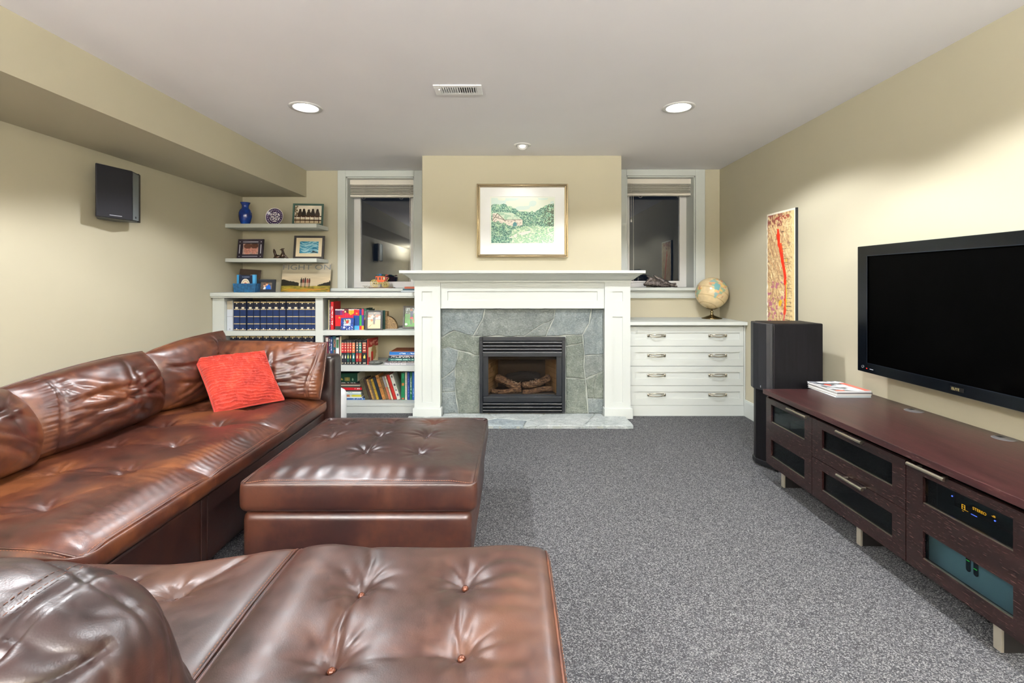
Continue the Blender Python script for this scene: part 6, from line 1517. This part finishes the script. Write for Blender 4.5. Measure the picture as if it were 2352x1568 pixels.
# relief map on the right wall
my0, my1, mz0, mz1 = 3.590, 3.985, .76, 1.826; MX = 2.168
def im_map(u, v):
    # u runs away from the camera, v upwards; the sheet is read with u flipped
    x = 1 - u; W_ = x * .395; Hh = v * 1.066
    n = fbm(W_ * 26 + 2 * vnoise(W_ * 12, Hh * 12), Hh * 15, 0, 5, 3); r = 1 - np.abs(2 * vnoise(W_ * 44 + Hh * 14 + 3 * vnoise(W_ * 16, Hh * 9, 0, 2), Hh * 26 + 2 * vnoise(W_ * 20, Hh * 20), 0, 8) - 1)
    img = np.ones(x.shape + (3,)) * C('#d3b685'); img = put(img, smooth01((x - .55) * 3), '#dcc48e')
    r2 = 1 - np.abs(2 * vnoise(W_ * 90 + Hh * 30 + 3 * vnoise(W_ * 30, Hh * 20, 0, 2), Hh * 48, 0, 28) - 1)
    img = put(img, smooth01((r - .70) * 4) * (x < .80) * .55, '#a87a58'); img = put(img, smooth01((.40 - r) * 4) * .6, '#ecd9b0')
    img = put(img, smooth01((r2 - .78) * 5) * (x < .9) * .6, '#7d5744'); img = put(img, smooth01((.3 - r2) * 4) * .4, '#f0e2c0')
    img = put(img, (v > .89) & (x < .55) & (fbm(x * 22, v * 60, 0, 7) > .50), '#8f5247'); img = put(img, (v > .935) & (v < .965) & (x > .3) & (x < .8) & (vnoise(W_ * 160, Hh * 120) > .5), '#9c3b30')
    cx = .42 + .25 * (1 - smooth01((v - .46) / .40)) - .08 * smooth01((.36 - v) / .3) ; d = np.abs(x - cx + .03 * (vnoise(Hh * 30, x * 0) - .5))
    wd = .030 + .03 * vnoise(Hh * 22, x * 0, 0, 4); on = (v < .87)
    img = put(img, (d < wd) & on & (v > .44), '#dd3418'); img = put(img, (np.abs(x - cx - .05) < .035) & (v < .76) & (v > .69), '#e6502a')
    img = put(img, (d < wd * .5) & on & (v <= .44), '#c92a45'); img = put(img, (d < wd) & (v < .34) & (v > .22), '#dc4426')
    img = put(img, (np.hypot(x - cx + .12, (v - .30) * 3) < .10) & (n > .5), '#dfb22e'); img = put(img, (v < .47) & (x < .6) & (fbm(x * 16, v * 40, 0, 3) > .62), '#b06a7c'); img = put(img, (np.abs(x - .70) < .02) & (n > .56) & (v < .65), '#d8bf3a')
    tick = (np.abs((Hh * 22 + .3 * np.floor(Hh * 22) % 1) % 1 - .5) < .045) & (x > cx + .04) & (x < cx + .20) & on; img = put(img, tick & (vnoise(Hh * 22, x * 3, 0, 1) > .35), '#2a2622')
    return put(img, (x < .03) | (x > .97) | (v > .985), '#ece7d6')
mpo = thing('relief_map', 'tall narrow relief map with a red strip, hung on the right wall above the speaker', 'map', (2.18, 3.79, mz0))
part('map_board', MB().box(MX, XR - .001, my0, my1, mz0, mz1), mat('#20262c', .5), mpo)
u, v = np.meshgrid(np.linspace(0, 1, 151), np.linspace(0, 1, 401)); rel = .0045 * smooth01((.7 - (1 - u)) * 3) * (1 - np.abs(2 * vnoise((1 - u) * 17 + v * 15, v * 28, 0, 8) - 1))
P_ = np.stack([MX - .0012 - rel, my0 + u * (my1 - my0), mz0 + v * (mz1 - mz0)], -1).reshape(-1, 3); idx = np.arange(151 * 401).reshape(401, 151)
f_ = np.stack([idx[:-1, :-1], idx[1:, :-1], idx[1:, 1:], idx[:-1, 1:]], -1).reshape(-1, 4)
o = part('map_sheet', (P_.tolist(), f_.tolist()), print_mat(.45), mpo); set_colors(o.data, linA(im_map(u, v)).reshape(-1, 3))

# globe
gx, gy, gz, gr = 2.020, 4.745, 1.143, .158
gl = thing('globe', 'antique cream desk globe on a brass stand in the right corner', 'globe', (gx, gy, .884))
n1_, n2_ = 120, 72
lon, lat = np.meshgrid(np.linspace(-180, 180, n1_ + 1), np.linspace(-90, 90, n2_ + 1))
AFR = [(-17, 15), (-16, 24), (-9, 33), (0, 36), (10, 37), (20, 32), (32, 31), (36, 24), (43, 12), (51, 11), (47, 3), (40, -5), (40, -15), (35, -22), (32, -28), (26, -34), (19, -34), (14, -24), (12, -14), (13, -6), (9, 3), (5, 5), (-7, 5), (-14, 9)]
EUR = [(-10, 37), (-9, 44), (-2, 48), (4, 52), (9, 57), (6, 62), (18, 69), (30, 70), (60, 69), (100, 76), (140, 72), (178, 68), (160, 60), (140, 52), (130, 42), (121, 32), (108, 20), (104, 8), (98, 14), (90, 22), (80, 8), (73, 20), (66, 25), (57, 26), (52, 18), (44, 13), (36, 28), (34, 36), (27, 37), (22, 38), (14, 44), (12, 38), (3, 43), (-2, 37)]
SAM = [(-80, 8), (-62, 10), (-50, 0), (-35, -7), (-40, -22), (-55, -34), (-66, -48), (-72, -52), (-74, -38), (-70, -18), (-81, -5)]
AUS = [(114, -22), (130, -12), (142, -11), (153, -27), (146, -38), (130, -32), (116, -34)]; MAD = [(44, -16), (50, -15), (47, -25), (44, -24)]
def globe_col(lon, lat):
    la, lo = np.radians(lat), np.radians(lon); X3, Y3, Z3 = np.cos(la) * np.cos(lo), np.cos(la) * np.sin(lo), np.sin(la)
    n = fbm(X3 * 6 + 9, Y3 * 6 + 9, Z3 * 6 + 9, 3, 3); img = np.ones(lon.shape + (3,)) * C('#d4bf96') * (.92 + .16 * n)[..., None]
    img = put(img, (np.abs(((lon + 7) / 30) % 1 - .5) < .018) | (np.abs((lat / 30) % 1 - .5) > .482), '#b09a74')
    jx = lon + 8 * (n - .5); jy = lat + 8 * (n - .5)
    cell = vnoise(np.floor(lon / 11 + n), np.floor(lat / 9 + n), 0, 4)
    pal = [C(c) for c in ('#8fa58b', '#86a6a3', '#d0a27a', '#cfae6c', '#b98a6c', '#9db08a')]
    for pl_ in (AFR, EUR, SAM, AUS, MAD):
        m = pip(jx, jy, pl_)
        for i, c in enumerate(pal): img = put(img, m & (cell >= i / 6) & (cell < (i + 1) / 6), c)
    img = put(img, pip(jx, jy, AFR) & (lon > 5) & (lon < 25) & (lat > -5) & (lat < 22), '#6fa3a3')
    return np.clip(img, 0, 1)
tilt = Matrix.Rotation(math.radians(24), 4, 'Y') @ Matrix.Rotation(math.radians(-14), 4, 'X')
Rg = np.array(tilt.to_3x3())
la, lo = np.radians(lat), np.radians(lon - 28 - 90)
P_ = np.stack([np.cos(la) * np.cos(lo), np.cos(la) * np.sin(lo), np.sin(la)], -1).reshape(-1, 3) @ Rg.T * gr + np.array([gx, gy, gz])
idx = np.arange((n1_ + 1) * (n2_ + 1)).reshape(n2_ + 1, n1_ + 1); f_ = np.stack([idx[:-1, :-1], idx[:-1, 1:], idx[1:, 1:], idx[1:, :-1]], -1).reshape(-1, 4)
o = part('sphere', (P_.tolist(), f_.tolist()), print_mat(.22, .5), gl, smooth=True); set_colors(o.data, linA(globe_col(lon, lat)).reshape(-1, 3))
ax = Rg @ np.array([0, 0, 1.0]); BRASS = mat('#8f7f5f', .25, 1.0)
arc = []
for a in np.linspace(-4, 184, 40):
    t_ = math.radians(a); d_ = ax * math.cos(t_) + np.array([ax[2], 0, -ax[0]]) / math.hypot(ax[2], ax[0]) * math.sin(t_) * 1.0 + np.array([0, .35, 0]) * math.sin(t_); d_ /= np.linalg.norm(d_)
    arc.append(tuple(np.array([gx, gy, gz]) + d_ * (gr + .006)))
part('meridian_arm', MB().tube(arc, .0035, 8), BRASS, gl, smooth=True)
part('pole_cap', MB().lathe([(0, .004), (.012, .003), (.018, 0), (0, -.002)], tuple(np.array([gx, gy, gz]) + ax * (gr + .003)), 16, M=tilt), mat('#15120f', .4), gl, smooth=True)
part('pole_pin', MB().lathe([(0, .012), (.006, .008), (.006, -.006), (0, -.010)], tuple(np.array([gx, gy, gz]) - ax * (gr + .006)), 12), BRASS, gl, smooth=True)
part('stand', MB().lathe([(0, .0), (.096, .0), (.098, .006), (.090, .010), (.070, .016), (.045, .026), (.022, .034), (.014, .046), (.012, .060), (.017, .070), (.010, .080), (.008, gz - gr - .884 + .002), (0, gz - gr - .884 + .004)], (gx, gy, .8842), 40), BRASS, gl, smooth=True)

# wall loudspeakers on the left wall
ws_m = mat('#14141d', .65, name='grille_cloth'); SLV = mat('#8f989d', .35, .5)
def wall_speaker(label, y):
    o = thing('wall_speaker', label, 'speaker', (XL, y, 1.70), group='wall speakers')
    z0, z1 = 1.692, 2.052; d = y - 3.27
    body = [(XL + .001, 3.245 + d), (XL + .092, 3.130 + d), (XL + .145, 3.362 + d), (XL + .118, 3.448 + d), (XL + .100, 3.485 + d), (XL + .001, 3.40 + d)]
    part('cabinet', MB().prism(body, 'z', z0, z1), mat('#4b5052', .4), o, bevel=.004)
    part('grille', MB().prism([(XL + .0915, 3.128 + d), (XL + .103, 3.124 + d), (XL + .156, 3.358 + d), (XL + .146, 3.364 + d)], 'z', z0 + .004, z1 - .004), ws_m, o, bevel=.003)
    part('side_trim', MB().prism([(XL + .147, 3.365 + d), (XL + .156, 3.361 + d), (XL + .126, 3.450 + d), (XL + .117, 3.446 + d)], 'z', z0 + .010, z1 - .014), SLV, o)
    part('edge_trim', MB().prism([(XL + .126, 3.451 + d), (XL + .104, 3.494 + d), (XL + .096, 3.486 + d), (XL + .117, 3.447 + d)], 'z', z0 + .002, z1 - .002), mat('#0b0b0f', .4), o)
    part('badge_print', MB().prism([(XL + .1215, 3.205 + d), (XL + .1225, 3.205 + d), (XL + .1405, 3.285 + d), (XL + .1395, 3.285 + d)], 'z', z0 + .020, z0 + .024), mat('#b9b9c4', .4), o)
    part('trim_badge', MB().prism([(XL + .144, 3.395 + d), (XL + .147, 3.396 + d), (XL + .142, 3.410 + d), (XL + .139, 3.409 + d)], 'z', z0 + .022, z0 + .036), mat('#22262a', .4), o)
    return o
wall_speaker('black wall mounted loudspeaker with silver side strip below the soffit', 3.27)
wall_speaker('rear wall loudspeaker on the left wall, seen only as a reflection in the left window', .57)
